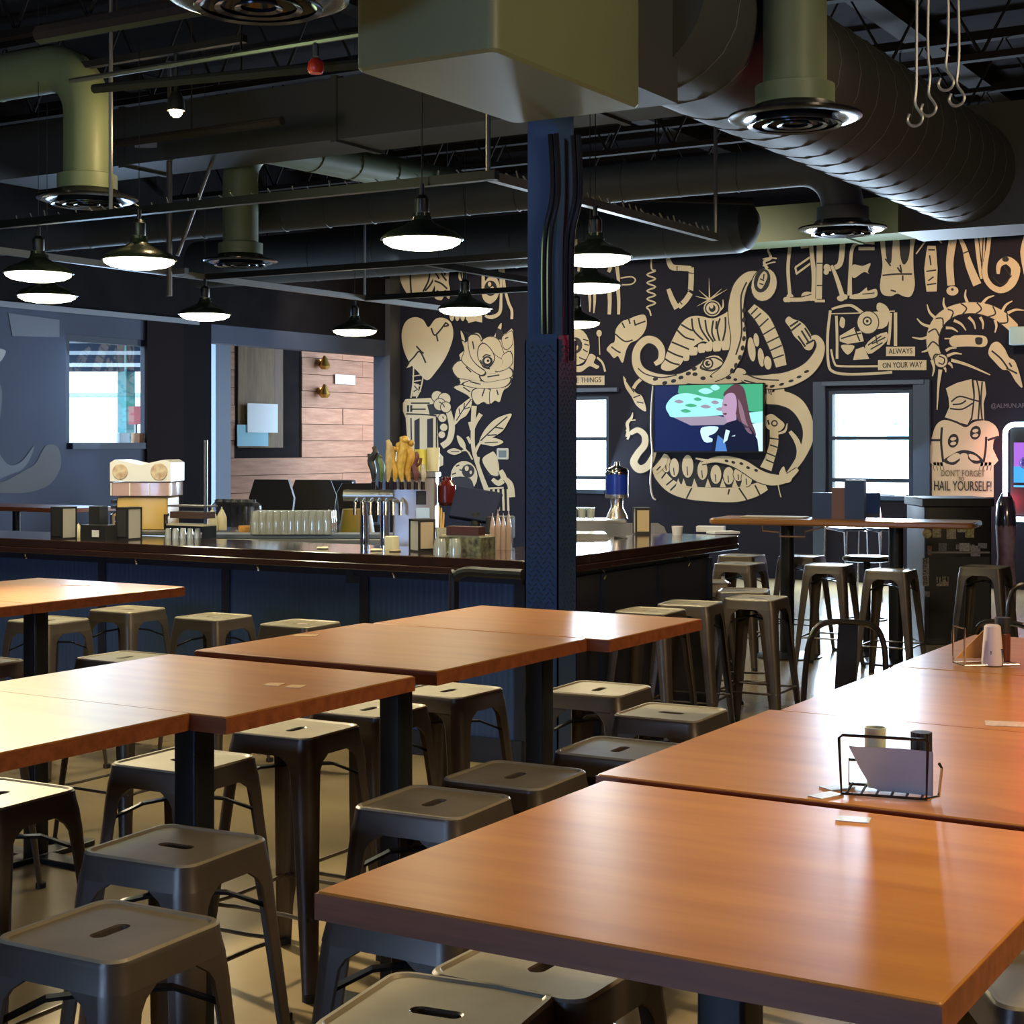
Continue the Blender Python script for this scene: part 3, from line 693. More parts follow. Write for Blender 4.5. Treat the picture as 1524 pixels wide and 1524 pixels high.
stool(1126, 889, 'tall bar stool standing free beside the bar with all legs in view', 3)
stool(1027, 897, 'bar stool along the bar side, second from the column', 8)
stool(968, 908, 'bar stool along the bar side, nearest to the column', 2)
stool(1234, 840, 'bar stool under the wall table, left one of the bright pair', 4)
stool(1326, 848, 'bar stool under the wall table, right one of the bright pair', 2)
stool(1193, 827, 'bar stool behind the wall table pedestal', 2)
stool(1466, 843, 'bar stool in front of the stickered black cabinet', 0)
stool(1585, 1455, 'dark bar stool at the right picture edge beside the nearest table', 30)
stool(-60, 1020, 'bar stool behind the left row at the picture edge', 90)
c = atz(1290, 828, .77)
t = thing('round_stool', (c.x, c.y, 0), 'round seated black pedestal stool under the window', 'stool')
MB().lathe([(.16, -.03), (.185, -.02), (.19, 0), (.17, .012)], (0, 0, .76), 28).build('seat', mat('gloss_black', (.02, .022, .03), .15), t)
MB().cyl((0, 0, .02), .03, .71, 12).build('post', BLACK, t); MB().lathe([(.22, 0), (.2, .02), (.04, .03)], (0, 0, 0), 28).build('base', BLACK, t)
MB().tube([(.15*math.cos(k*PI/10), .15*math.sin(k*PI/10), .28) for k in range(20)], .008, 6, closed=True).build('footrest', BLACK, t)

# ---- metal cafe chairs
CH_ = None
def cafe_chair(x, y, rz, label, s=1.0):
    global CH_
    t = thing('metal_chair', (x, y, 0), label, 'chair', 'metal cafe chairs', rz); t.scale = (s, s, s)
    if CH_ is None:
        CH_ = []
        GM = mat('chair_gunmetal', (.10, .085, .08), .25, .85)
        pts = catmull([(-.19, -.2, .45), (-.185, -.215, .62), (-.17, -.235, .76), (-.12, -.255, .835), (0, -.262, .85), (.12, -.255, .835), (.17, -.235, .76), (.185, -.215, .62), (.19, -.2, .45)], n=5)
        CH_.append(MB().tube([tuple(q) for q in pts], .014, 8).build('back_frame', GM, t))
        b = MB(); b.add([(-.045, -.262, .842), (.045, -.262, .842), (.05, -.2, .45), (-.05, -.2, .45), (-.045, -.256, .842), (.045, -.256, .842), (.05, -.194, .45), (-.05, -.194, .45)], [(0, 1, 2, 3), (7, 6, 5, 4), (0, 4, 5, 1), (1, 5, 6, 2), (2, 6, 7, 3), (3, 7, 4, 0)])
        CH_.append(b.build('back_splat', GM, t))
        CH_.append(MB().lathe([(.001, .0), (.17, .0), (.2, .004), (.205, -.01), (.2, -.04)], (0, 0, .45), 28, False, False).build('seat', GM, t))
        b = MB(); b.tube([(.14, .14, .44), (.21, .21, 0)], [.02, .011], 8); l = b.build('leg', GM, t); CH_.append(l)
        for k in (1, 2, 3): c_ = l.copy(); sc.collection.objects.link(c_); c_.rotation_euler = (0, 0, k*PI/2); CH_.append(c_)
        b = MB(); b.tube([(-.19, -.19, .2), (.19, .19, .2)], .008, 6).tube([(-.19, .19, .2), (.19, -.19, .2)], .008, 6); CH_.append(b.build('stretcher', GM, t))
    else:
        for o in CH_: copy_tree(o, t)
    return t
c = atd(1222, 940, 6.9); cafe_chair(c.x, c.y+.1, math.radians(150+31), 'gunmetal cafe chair with curved back beyond the near table row')
c = atd(1512, 921, 7.4); cafe_chair(c.x+.1, c.y, math.radians(-20), 'dark cafe chair with wide curved back behind the orange card caddy', 1.0)
c = atd(1530, 872, 9.0); cafe_chair(c.x+.1, c.y, math.radians(200), 'metal cafe chair cut by the right picture edge, beside the black cabinet')

# ================================================================== THE BAR
BX, BY, BE = -4.0, 6.85, 9.43
t = thing('countertop', (BX, BY, 1.02), 'dark glossy bar top running round two sides of the bar', 'bar')
b = MB(); b.rbox(-8.0, 0, 0, .62, 0, .05, .012); b.build('front_slab', BARTOP, t)
b = MB(); b.rbox(-.62, 0, .621, BE-BY, 0, .05, .012); b.build('side_slab', BARTOP, t)
b = MB(); b.rbox(-8.0, .004, -.004, .03, -.035, .0, .01); b.rbox(-.03, .004, .031, BE-BY, -.035, 0, .01); b.build('edge_rail', mat('bar_edge', (.03, .014, .012), .18, coat=.4), t)
NAVYB = mat('bead_board', (.04, .08, .19), .38); T = NAVYB.node_tree
tc = T.nodes.new('ShaderNodeTexCoord'); wv = T.nodes.new('ShaderNodeTexWave'); wv.inputs['Scale'].default_value = 9; wv.inputs['Distortion'].default_value = 0
bp = T.nodes.new('ShaderNodeBump'); bp.inputs['Strength'].default_value = .35; bp.inputs['Distance'].default_value = .004
T.links.new(tc.outputs['Object'], wv.inputs['Vector']); T.links.new(wv.outputs['Fac'], bp.inputs['Height']); T.links.new(bp.outputs['Normal'], pr(NAVYB).inputs['Normal'])
t = thing('bar_counter', (BX, BY, 0), 'navy blue beadboard bar counter body with battens', 'bar')
fx = -.18
MB().box(-7.7, fx, .24, .34, 0, 1.02).box(-.34+fx+.1, fx, .34, BE-BY-.05, 0, 1.02).build('counter_core', NAVY, t, smooth=False)
xs = [fx-.02]+[fx-.02-.98*k for k in range(1, 8)]
for k in range(7):
    MB().box(xs[k+1]+.03, xs[k]-.03, .222, .24, .13, .93).build('panel', NAVYB, t, smooth=False)
for k in range(8):
    MB().box(xs[k]-.03, xs[k]+.03, .212, .24, .13, .93).build('batten', NAVY, t, smooth=False)
MB().box(-7.7, fx, .205, .24, .93, 1.02).build('top_rail', NAVY, t, smooth=False); MB().box(-7.7, fx, .2, .24, 0, .13).build('kick_rail', NAVY, t, smooth=False)
for k in range(3):
    y0, y1 = .34+k*.72, .34+(k+1)*.72
    MB().box(fx, fx+.015, y0+.03, y1-.03, .13, .93).build('panel', mat('side_panel_dark', (.02, .02, .033), .4), t, smooth=False)
    MB().box(fx, fx+.024, y1-.03, y1+.03, .13, .93).build('batten', NAVY, t, smooth=False)
for k in range(7):
    h = MB().tube([(0, 0, .03), (0, -.03, .02), (0, -.045, -.005), (0, -.035, -.025)], .005, 6); h.sphere((0, -.035, -.025), .009, 8, 6)
    h.build('purse_hook', CHROME, t, loc=(-.95-.93*k, .205, .965))
for k in range(2):
    h = MB().tube([(0, 0, .03), (.03, 0, .02), (.045, 0, -.005), (.035, 0, -.025)], .005, 6)
    h.build('purse_hook', CHROME, t, loc=(fx+.02, 1.0+k*1.1, .93))
c = atd(722, 862, 7.35)
tag(MB().tube([tuple(q) for q in catmull([(-.17, 0, -c.z), (-.17, 0, -.08), (-.16, 0, 0), (-.1, 0, .03), (.02, 0, .03), (.16, 0, .03), (.2, 0, .03)], n=4)], .024, 10).build('bent_pipe', BLK, loc=(c.x, c.y, c.z+.0)), 'black bent pipe rail between the bar and the column', 'pipe')
# inner counters
t = thing('back_counter', (-6.9, 9.35, 0), 'low dark steel work counter inside the bar', 'counter')
MB().rbox(-.95, .95, 0, .6, .95, 1.0, .01).build('worktop', STEELD, t); MB().box(-.9, .9, .05, .58, 0, .95).build('cabinet_body', BLK, t, smooth=False)
t = thing('under_counter', (-6.2, 7.5, 0), 'narrow steel work ledge just inside the bar top', 'counter')
MB().box(-2.8, 1.5, 0, .5, .86, .9).build('worktop', STEELD, t, smooth=False); MB().box(-2.8, 1.5, .05, .48, 0, .86).build('cabinet_body', BLK, t, smooth=False)
if 0: t = thing('side_counter', (-5.35, 9.6, 0), 'steel counter with splash panel at the far side of the bar', 'counter')

BT = 1.07
def napkin_holder(px, py, label, z=BT, rz=0, h=.17, wd=.10, card=(.45, .38, .3), cardside='x'):
    c = atz(px, py, z); t = thing('napkin_holder', (c.x, c.y, z), label, 'napkin holder', 'black napkin holders on the bar', rz)
    b = MB(); b.box(-wd/2, wd/2, -.06, .06, 0, .008).box(-wd/2, wd/2, -.06, -.054, .008, h).box(-wd/2, wd/2, .054, .06, .008, h).box(-wd/2, wd/2, -.06, .06, h, h+.006)
    b.build('holder_shell', BLK, t, smooth=False)
    MB().box(-wd/2+.006, wd/2-.006, -.052, .052, .01, h-.004).build('napkin_stack', mat('napkin_grey', (.38, .36, .33), .8), t, smooth=False)
    MB().box(-wd/2+.012, wd/2-.012, -.0625, -.0605, .02, h-.01).build('insert_card', mat('card_%.2f' % card[0], card, .5), t, smooth=False)
    return t
napkin_holder(192, 803, 'black napkin holder standing before the yellow frozen drink machine', h=.19, card=(.03, .03, .03))
napkin_holder(95, 802, 'black napkin holder with brown side at the left end of the bar', h=.19, card=(.02, .02, .02))
napkin_holder(628, 821, 'black napkin holder with tan card before the steel tap tower', h=.17, rz=math.radians(60), card=(.42, .33, .22))
napkin_holder(955, 795, 'napkin holder with cream card on the bar right of the column', h=.165, rz=math.radians(35), card=(.55, .42, .22))

# frozen drink machine
c = atz(201, 797, BT); t = thing('drink_machine', (c.x-.05, c.y+.15, BT), 'white and yellow frozen drink machine on the bar', 'machine', rz=math.radians(28))
YEL = mat('machine_yellow', (.62, .42, .14), .35); WM = mat('machine_white', (.74, .72, .66), .3)
MB().rbox(-.165, .165, -.10, .20, .03, .24, .02).build('machine_body', YEL, t)
MB().rbox(-.185, .185, -.13, .22, 0, .03, .015).build('drip_tray', STEELD, t)
b = MB(); b.mi = 0; b.rbox(-.19, .19, -.12, .2, .245, .335, .015); b.build('drink_bowl', mat('bowl_pink', (.50, .34, .33), .12, coat=.4), t)
for k in (-.19, -.07, .055, .185): MB().box(k-.004, k+.004, -.124, -.119, .25, .33).build('bowl_rib', WM, t, smooth=False)
b = MB(); n = 12; pts = [(-.195, .34)]+[(.195, .34)]+[(.195-.39*k/n, .478-.034*max(0, 1-abs(k/n-.5)*2.6) - (0 if 0 < k < n else .02)) for k in range(n+1)]
b.prism(pts, 1, -.13, .2); b.build('machine_lid', WM, t)
b = MB(); b.lathe([(.05, 0), (.046, .004)], (0, 0, 0), 18); b.build('lid_picture', mat('fruit_print', (.40, .22, .15), .5, noise=(.72, .66, .45), nscale=22), t, loc=(-.13, -.131, .40), rot=(PI/2, 0, 0))
b = MB(); b.lathe([(.055, 0), (.05, .004)], (0, 0, 0), 18); b.build('lid_picture', MATS['fruit_print'], t, loc=(.12, -.131, .40), rot=(PI/2, 0, 0))
for k in (-.17, .17): MB().tube([(k, -.12, .13), (k, -.16, .13), (k, -.16, .04)], .014, 8).build('tap', CHROME, t)
b = MB()
for k in range(5): b.box(-.205, -.17, -.08, .1, .06+k*.035, .08+k*.035)
b.build('side_grille', BLK, t, smooth=False)
# items left of machine
def put(px, py, z=BT, dy=0): c = atz(px, py, z); return (c.x, c.y+dy, z)
def bottle(px, py, h, r, m, label, capm=None, z=BT, name='squeeze_bottle', cat='bottle', grp=None):
    t = thing(name, put(px, py, z), label, cat, grp)
    MB().lathe([(r, 0), (r*1.03, .01), (r, h*.55), (r*.55, h*.78), (r*.35, h*.82)], n=16).build('bottle_body', m, t)
    MB().lathe([(r*.45, h*.80), (r*.4, h*.86), (r*.16, h*.9), (r*.12, h)], n=12).build('cap', capm or m, t); return t
CREAMP = mat('cream_plastic', (.66, .60, .40), .45)
bottle(316, 790, .155, .033, CREAMP, 'cream tapered squeeze bottle on the bar, beside an identical one, left')
bottle(330, 789, .155, .033, CREAMP, 'cream tapered squeeze bottle on the bar, beside the wrapped cups, right')
bottle(94, 800, .10, .02, WHITE, 'small white bottle in front of the leftmost napkin holder')
bottle(117, 800, .09, .024, CREAMP, 'small cream shaker on the bar beside black boxes', name='salt_shaker', cat='shaker')
t = thing('menu_caddy', put(150, 803), 'stepped black plastic caddy left of the yellow machine', 'caddy')
MB().box(-.10, .11, -.07, .07, 0, .09).build('caddy_base', BLK, t, smooth=False); MB().box(-.10, -.01, 0, .07, .09, .20).build('caddy_back', BLK, t, smooth=False)
MB().box(.0, .055, -.073, -.07, .02, .06).build('white_label', WHITE, t, smooth=False)
t = thing('side_table_wood', (*atz(25, 752, 1.07).xy, 0), 'brown ledge table against the blue wall', 'table')
MB().rbox(-.7, 1.0, -.3, .3, 1.03, 1.07, .01).build('tabletop', TEDGE, t); MB().cyl((0, 0, 0), .04, 1.03).build('table_post', BLACK, t); MB().cyl((.7, 0, 0), .04, 1.03).build('table_post', BLACK, t)
t = thing('glass_shelf', put(283, 800), 'small dark shelf of mugs beside the yellow machine', 'shelf')
MB().box(-.14, .16, -.06, .06, .075, .085).build('shelf_board', mat('shelf_pale', (.45, .4, .28), .4), t, smooth=False)
MB().box(-.14, -.13, -.06, .06, 0, .075).box(.15, .16, -.06, .06, 0, .075).build('shelf_side', BLACK, t, smooth=False)
MB().box(-.12, .15, -.05, .06, .12, .16).build('upper_tray', mat('tray_brown', (.06, .035, .03), .4), t, smooth=False)
MB().box(-.13, .16, -.06, .07, .19, .2).build('top_board', STEELD, t, smooth=False); MB().cyl((.1, .03, 0), .012, .6, 8).build('shelf_post', RAIL, t)
TB = {}
def tumbler(px, py, z, h=.12, r=.037, label='', name='pint_glass', grp='upturned pint glasses on the bar mat', dy=0):
    l = put(px, py, z, dy)
    if (h, r) not in TB:
        TB[(h, r)] = MB().lathe([(r, 0), (r*.97, h*.5), (r*.78, h), (r*.74, h), (r*.9, h*.5), (r*.93, 0)], n=14, cap0=False, cap1=True).build(name, TUMB)
        o = TB[(h, r)]
    else: o = TB[(h, r)].copy(); sc.collection.objects.link(o)
    o.location = l; return tag(o, label, 'glass', grp)
for k in range(5): tumbler(250+k*11, 801, BT, .06, .02, 'small clear glass under the dark shelf beside the yellow machine', 'shot_glass', 'shot glasses under the shelf')
# wrapped cups
t = thing('cup_stack', (*atz(350, 795, 1.0).xy, 1.0), 'clear plastic wrapped stack of cups beside the glasses', 'cups')
b = MB()
for i in range(5):
    for k in range(3):
        b.lathe([(.03, 0), (.042, .1), (.04, .1), (.028, .004)], (-.14+i*.07, .04*(k % 2), .05+k*.05), 12, True, False)
b.build('plastic_cup', glass('cup_plastic', (.85, .88, .9), .3, .2, .6), t); t['kind'] = 'thing'
b = MB(); b.rbox(-.2, .2, -.08, .1, 0, .23, .07); b.build('plastic_wrap', glass('wrap_film', (.9, .92, .95), .35, .15, .8), t)
tag(MB().lathe([(.03, 0), (.045, .02), (.05, .06), (.046, .07)], n=16).build('fruit_cup', mat('orange_fruit', (.7, .28, .04), .4, noise=(.85, .5, .15), nscale=60), loc=put(365, 797, 1.0)), 'small cup of orange fruit slices before the glasses', 'cup')
t = tag(MB().rbox(-.75, .75, -.12, .12, 0, .03, .01).build('bar_mat', mat('mat_blue', (.10, .13, .19), .5), loc=(atz(432, 790, 1.0).x, atz(432, 790, 1.0).y, 1.0), rot=(0, 0, math.radians(22))), 'long blue grey rubber mat under the rows of glasses', 'mat')
for r_ in range(3):
    for k in range(11):
        px_ = 381+k*10.6+r_*3; q = atd(px_, 700, 11.0+.11*r_); z = 1.03
        tumbler(px_, 0, 1.0, .155, .042, 'clear upturned pint glass on the blue rubber mat', dy=0)
        bpy.context.scene.objects; o = sc.collection.objects[-1]; o.location = (q.x, q.y, z)
m_ = bpy.data.objects['bar_mat']; q = atd(434, 700, 11.1); m_.location = (q.x, q.y, 1.0); m_.rotation_euler = (0, 0, YAW)
bc = bpy.data.objects['back_counter']; bc.location = (q.x, q.y-.35, 0); bc.rotation_euler = (0, 0, YAW); 

# tap tower and its handles
c = atd(618, 800, 9.6); t = thing('beer_tower', (c.x, c.y, .9), 'brushed steel beer tower with sticker by the column', 'tap')
t.rotation_euler = (0, 0, math.radians(26))
MB().rbox(-.12, .13, -.1, .1, 0, .55, .012).build('tower_body', mat('brushed_steel', (.42, .38, .38), .35, .7), t)
MB().rbox(-.13, .14, -.11, .11, .55, .58, .01).build('tower_cap', STEEL, t)
MB().box(.02, .10, -.103, -.1, .22, .37).build('sticker', mat('sticker_blue', (.4, .52, .75), .5), t, smooth=False)
MB().box(.02, .08, -.104, -.1, .39, .47).build('sticker', BLK, t, smooth=False); MB().box(.06, .10, -.106, -.103, .22, .31).build('sticker', mat('sticker_dark', (.12, .1, .14), .5), t, smooth=False)
for k in range(7):
    MB().tube([(-.16-.045*k+.1, -.1, .42), (-.16-.045*k+.1, -.18, .40), (-.16-.045*k+.1, -.185, .33)], .011, 8).build('faucet', CHROME, t)
MB().tube([(-.42, -.06, .44), (.12, -.06, .44)], .035, 14).build('tap_manifold', STEEL, t)
for k in (-.30, -.18): MB().cyl((k, -.03, 0), .028, .44, 14).build('tower_leg', CHROME, t)
tower = t
HC = [((.02, .02, .02), 'black'), ((.10, .16, .07), 'green'), ((.55, .4, .18), 'tan'), ((.62, .36, .05), 'amber'), ((.66, .42, .08), 'golden'), ((.60, .33, .05), 'honey coloured'), ((.16, .05, .05), 'maroon'), ((.5, .45, .36), 'pale')]
for k, (cl, nm) in enumerate(HC):
    px_ = 556+k*10.5; q = atd(px_, 716, 9.45); m = mat('handle_%s' % nm, cl, .45, noise=tuple(v*.6 for v in cl), nscale=40)
    h = (.20, .15, .24, .20, .26, .24, .17, .10)[k]; sw = (.03, .025, .03, .03, .045, .035, .03, .02)[k]
    t = thing('tap_handle', q, '%s beer tap handle on the steel tower' % nm, 'tap handle', 'beer tap handles')
    b = MB(); P = [(0, 0, 0), (sw*.3*math.sin(k), 0, h*.3), (-sw*.6*math.cos(k*2), 0, h*.6), (sw*.6*math.sin(k*3+1), 0, h*.85), (0, 0, h)]
    b.tube([tuple(v) for v in catmull(P, n=3)], [.008+.5*sw*math.sin(PI*min(i/12, .93))**.8 for i in range(13)], 8)
    if k in (3, 4, 5): b.sphere((sw*.5, 0, h*.93), sw*.55, 8, 6); b.sphere((-sw*.4, 0, h*.8), sw*.5, 8, 6)
    if k in (0, 6): b.tube([(0, 0, h*.5), (.03*(1 if k else -1), 0, h*.62), (.035*(1 if k else -1), 0, h*.8)], .009, 6)
    b.build('handle', m, t); MB().lathe([(.014, -.05), (.014, -.005), (.008, 0)], n=10).build('ferrule', CHROME, t)
q = atd(634, 708, 9.6)
t = thing('paper_cup', (q.x-.03, q.y, 1.485), 'yellow paper cup on top of the steel beer tower', 'cup'); MB().lathe([(.035, 0), (.042, .13), (.038, .13), (.03, .01)], n=16, cap1=False).build('cup_body', mat('cup_yellow', (.66, .62, .12), .5), t)
t = thing('paper_cup', (q.x+.045, q.y+.01, 1.485), 'cream paper cup on top of the steel beer tower', 'cup'); MB().lathe([(.035, 0), (.04, .14), (.036, .14), (.03, .01)], n=16, cap1=False).build('cup_body', CREAMP, t)
c = atd(600, 800, 8.9)
t = thing('drip_tray', (c.x, c.y, .99), 'steel drip tray under the beer taps', 'tray', rz=math.radians(31)); MB().rbox(-.38, .3, -.22, .22, 0, .05, .02).build('tray_body', STEELD, t); MB().box(-.34, .26, -.18, .18, .05, .053).build('drip_grate', mat('tray_grate', (.3, .27, .2), .4, .7), t, smooth=False)
MB().box(-.3, .25, -.15, .15, -.1, 0).build('tray_support', BLK, t, smooth=False)
tag(MB().rbox(-.03, .03, -.03, .03, 0, .1, .006).build('card_block', CREAMP, loc=(*atd(583, 795, 8.8).xy, 1.043)), 'small cream card block on the steel drip tray', 'card')
# right part of the left run
t = thing('straw_cup', put(658, 818), 'clear glass of wooden stirrers beside the tan napkin holder', 'cup')
MB().lathe([(.026, 0), (.038, .12), (.036, .12), (.024, .008)], n=16, cap1=False).build('glass_cup', TUMB, t)
for k in range(5): MB().tube([(0, 0, .01), (-.02+.008*k, .01*(k % 2), .24-.012*k)], .004, 5).build('stirrer', mat('stirrer_wood', (.6, .38, .14), .6), t)
c = atd(665, 745, 9.6); tag(MB().lathe([(.04, 0), (.055, .02), (.055, .12), (.03, .15), (.03, .17)], n=16).build('red_jar', mat('jar_red', (.09, .008, .006), .25), loc=(c.x, c.y, c.z-.03)), 'dark red glass jar behind the wooden stirrers', 'jar')
c = atd(712, 800, 9.3); t = thing('register', (c.x, c.y, .9), 'black cash register with tilted screen between tower and column', 'register', rz=math.radians(20))
MB().rbox(-.2, .18, -.13, .15, 0, .22, .02).build('register_base', BLK, t)
MB().rbox(-.16, .12, -.02, .02, 0, .2, .015).build('screen', mat('screen_blueblack', (.012, .016, .04), .75, spec=.15), t, loc=(-.02, 0, .3), rot=(-.5, .15, 0)); MB().cyl((-.02, .02, .2), .03, .15).build('stand', BLK, t)
MB().rbox(.05, .2, -.05, .1, .2, .33, .02).build('printer', BLK, t)
for k, (px_, r_) in enumerate(((697, .028), (708, .018), (720, .02))):
    l_ = ('large', 'middle', 'right')[k]
    t = thing('label_jar', put(px_, 806), 'small jar with cream round label before the register, %s one' % l_, 'jar', 'label jars before the register')
    MB().lathe([(r_, 0), (r_, .05), (r_*.8, .06)], n=14).build('jar_body', mat('jar_dark', (.05, .03, .03), .2), t); MB().lathe([(r_*.9, 0), (r_*.85, .006)], n=16).build('jar_label', CREAMP, t, loc=(0, -r_, .03), rot=(PI/2, 0, -.3))
t = thing('bar_caddy', put(698, 824), 'dark wire bar caddy with glasses and limes beside the column', 'caddy')
MB().box(-.13, .1, -.06, .06, .09, .10).build('caddy_shelf', mat('shelf_pale', (.5, .45, .3), .4), t, smooth=False); MB().box(-.14, .12, -.07, .07, 0, .09).build('caddy_bin', mat('caddy_dark', (.03, .03, .025), .4, noise=(.2, .2, .12), nscale=40), t)
MB().box(-.1, .1, -.065, .0, .10, .145).build('caddy_back', mat('caddy_brown', (.06, .02, .02), .5), t, smooth=False)
for k in range(2):
    tumbler(655+k*22, 826, BT, .085, .036, ('short clear glass', 'second short clear glass')[k]+' standing before the wooden stirrers', 'short_glass', 'short glasses')
for k in range(4): bottle(733+k*8, 818, .2+.02*(k % 2), .016, mat('straw_glass', (.35, .25, .22), .2), ('first', 'second', 'third', 'fourth')[k]+' slim brown bottle standing against the column side', z=BT)
for k, (px_, py_) in enumerate(((668, 824), (560, 820), (588, 821), (480, 817))):
    tag(MB().lathe([(.03, 0), (.034, .006), (.03, .012)], n=16).build('coaster', CREAMP if k % 2 else mat('coaster_tan', (.4, .3, .18), .6), loc=put(px_, py_)), ('cream round coaster before the short glasses', 'tan coaster on the front of the bar top', 'cream coaster left of the tan napkin holder', 'small tan coaster further along the bar')[k], 'coaster')

# right of the column: back station
c = atd(870, 790, 9.9)
t = thing('ice_station', (c.x, c.y, .9), 'low rounded steel hood with black hose right of the column', 'station', rz=YAW)
prof = [(-.3, 0), (.2, 0), (.2, .08), (.13, .20), (-.3, .20)]
MB().prism(prof, 1, -.12, .2).build('steel_hood', mat('hood_steel', (.34, .32, .31), .35, .6), t)
MB().tube([tuple(q) for q in catmull([(.24, -.1, .0), (.30, -.1, .06), (.27, -.08, .15), (.18, -.06, .18)], n=4)], .014, 8).build('hose', BLK, t)
c = atd(925, 790, 10.6)
t = thing('steel_counter', (c.x, c.y, .9), 'steel back station with rounded splash guard behind the napkin holder', 'station', rz=YAW)
MB().rbox(-.45, .33, -.1, .3, -.04, 0, .01).build('worktop', STEEL, t)
pts = [(-.42, 0), (.32, 0), (.32, .14), (.30, .19), (.26, .215), (-.42, .215)]
MB().prism(pts, 1, .2, .22).build('splash_guard', mat('splash_steel', (.38, .38, .42), .3, .7), t)
MB().rbox(-.5, .05, .2, .55, .215, .235, .01).build('top_shelf', STEEL, t); MB().box(-.4, .3, -.05, .28, -.9, -.04).build('cabinet_body', BLK, t, smooth=False)
q = atd(918, 735, 10.95); t = thing('drink_dispenser', (q.x, q.y, 1.14), 'blue drink dispenser with silver top on flared silver legs', 'dispenser')
MB().lathe([(.075, 0), (.07, .02), (.04, .08), (.045, .14)], n=20).build('stand', mat('silver_stand', (.7, .62, .58), .25, .9), t)
MB().lathe([(.078, .14), (.08, .15), (.08, .165)], n=24).build('collar', STEEL, t); MB().lathe([(.078, .165), (.078, .30)], n=24).build('tank', mat('tank_blue', (.01, .03, .28), .3), t)
MB().lathe([(.08, .30), (.082, .315), (.07, .34), (.02, .36), (.015, .385)], n=24).build('lid', CHROME, t)
for k in range(3):
    q = atd(853+k*13, 737, 10.9); tumbler(0, 0.0+1, 1.15, .07, .03, '%s clear glass on the steel shelf under the window' % ('left', 'middle', 'right')[k], 'shelf_glass', 'glasses on the steel shelf') if False else None
    o = MB().lathe([(.024, 0), (.03, .08), (.027, .08), (.02, .006)], n=14, cap1=False).build('shelf_glass', TUMB, loc=(q.x, q.y, 1.135)); tag(o, '%s clear glass on the steel shelf under the window' % ('left', 'middle', 'right')[k], 'glass', 'glasses on the steel shelf')
q = atz(1008, 796, BT); t = thing('white_cup', (q.x, q.y, BT), 'short white paper cup on the far end of the bar', 'cup'); MB().lathe([(.03, 0), (.036, .055), (.033, .055), (.027, .005)], n=16, cap1=False).build('cup_body', WHITE, t)
for k, (px_, py_, r_) in enumerate(((1058, 791, .3), (1076, 794, .9))):
    tag(MB().box(-.09, .09, -.06, .06, 0, .035-.02*k).build('paper_stack', PAPER, loc=put(px_, py_), rot=(0, 0, r_), smooth=False), ('small stack of white paper menus at the bar end', 'loose white menu beside the paper stack at the bar end')[k], 'paper')
# things by the plank wall opening
for k, (px_, py_) in enumerate(((390, 722), (462, 722), (540, 727))):
    q = atd(px_, py_, 15.5+.8*k); s_ = .95
    t = thing('lounge_chair', (q.x, q.y, 0), 'black high backed chair beyond the bar before the plank wall, %s of three' % ('left', 'middle', 'right')[k], 'chair', 'black chairs by the opening', rz=YAW+.3*(k-1))
    MB().rbox(-.22, .22, -.22, .22, .72, .79, .03).build('seat', BLK, t)
    MB().prism([(-.20, .8), (.20, .8), (.24, 1.12), (.18, q.z+.05), (-.18, q.z+.05), (-.24, 1.12)], 1, .2, .24).build('backrest', BLK, t)
    for sx in (-1, 1):
        for sy in (-1, 1): MB().tube([(sx*.19, sy*.19, .72), (sx*.22, sy*.22, 0)], .014, 6).build('leg', BLACK, t)
q = atd(508, 737, 17.8); t = thing('ice_bin', (q.x, q.y, 0), 'grey metal cooler with dark lid beyond the glasses', 'cooler', rz=YAW)
MB().rbox(-.24, .24, -.2, .2, .6, q.z+.03, .03).build('cooler_body', mat('cooler_grey', (.42, .44, .5), .3, .4), t); MB().rbox(-.15, .15, -.19, .15, q.z+.03, q.z+.17, .05).build('cooler_lid', mat('cooler_lid', (.05, .06, .09), .2), t); MB().box(-.2, .2, -.15, .15, 0, .6).build('cooler_stand', BLK, t)
q = atd(531, 790, 13.5); t = thing('green_keg', (q.x, q.y, 0), 'green and yellow barrel in shadow behind the tap tower', 'barrel')
MB().lathe([(.12, .3), (.15, .5), (.15, .9), (.12, 1.1)], n=18).build('barrel_body', mat('barrel_green', (.10, .14, .02), .5, noise=(.3, .16, .02), nscale=4), t); MB().cyl((0, 0, 0), .1, .3).build('barrel_stand', BLK, t)

# ================================================================== WALL TABLE AND CORNER
a = atz(1083, 767, TH); b_ = atz(1463, 774, TH); L = (b_-a).length; ang = math.atan2(b_.y-a.y, b_.x-a.x)
t = thing('window_table', ((a.x+b_.x)/2, (a.y+b_.y)/2, 0), 'long orange wooden high table under the mural window', 'table', rz=ang)
MB().rbox(-L/2, L/2, -.55, 0, TH-.045, TH, .05, 6).build('tabletop', TABLE, t)
for px_ in (1190, 1349):
    u = (px_-1083)/(1463-1083)-.5
    MB().cyl((u*L, -.3, .02), .055, TH-.07, 16).build('table_post', BLACK, t); MB().lathe([(.27, 0), (.27, .01), (.22, .02), (.06, .035)], (u*L, -.3, 0), 32).build('table_base', BLACK, t)
t.location = (t.location.x-.0, t.location.y, 0)
WT = t
MB().tube([(-L/2+.42, -.5, TH-.05), (-L/2+.42, -.5, TH-.09), (-L/2+.55, -.5, TH-.1), (-L/2+.55, -.5, TH-.13), (-L/2+.75, -.5, TH-.13), (-L/2+.75, -.5, TH-.09), (-L/2+.9, -.5, TH-.05)], .006, 5).build('under_hook', mat('hook_copper', (.5, .3, .22), .3, .6), t)
def on_wt(u, v): c_, s_ = math.cos(ang), math.sin(ang); return (WT.location.x+u*c_-v*s_, WT.location.y+u*s_+v*c_)
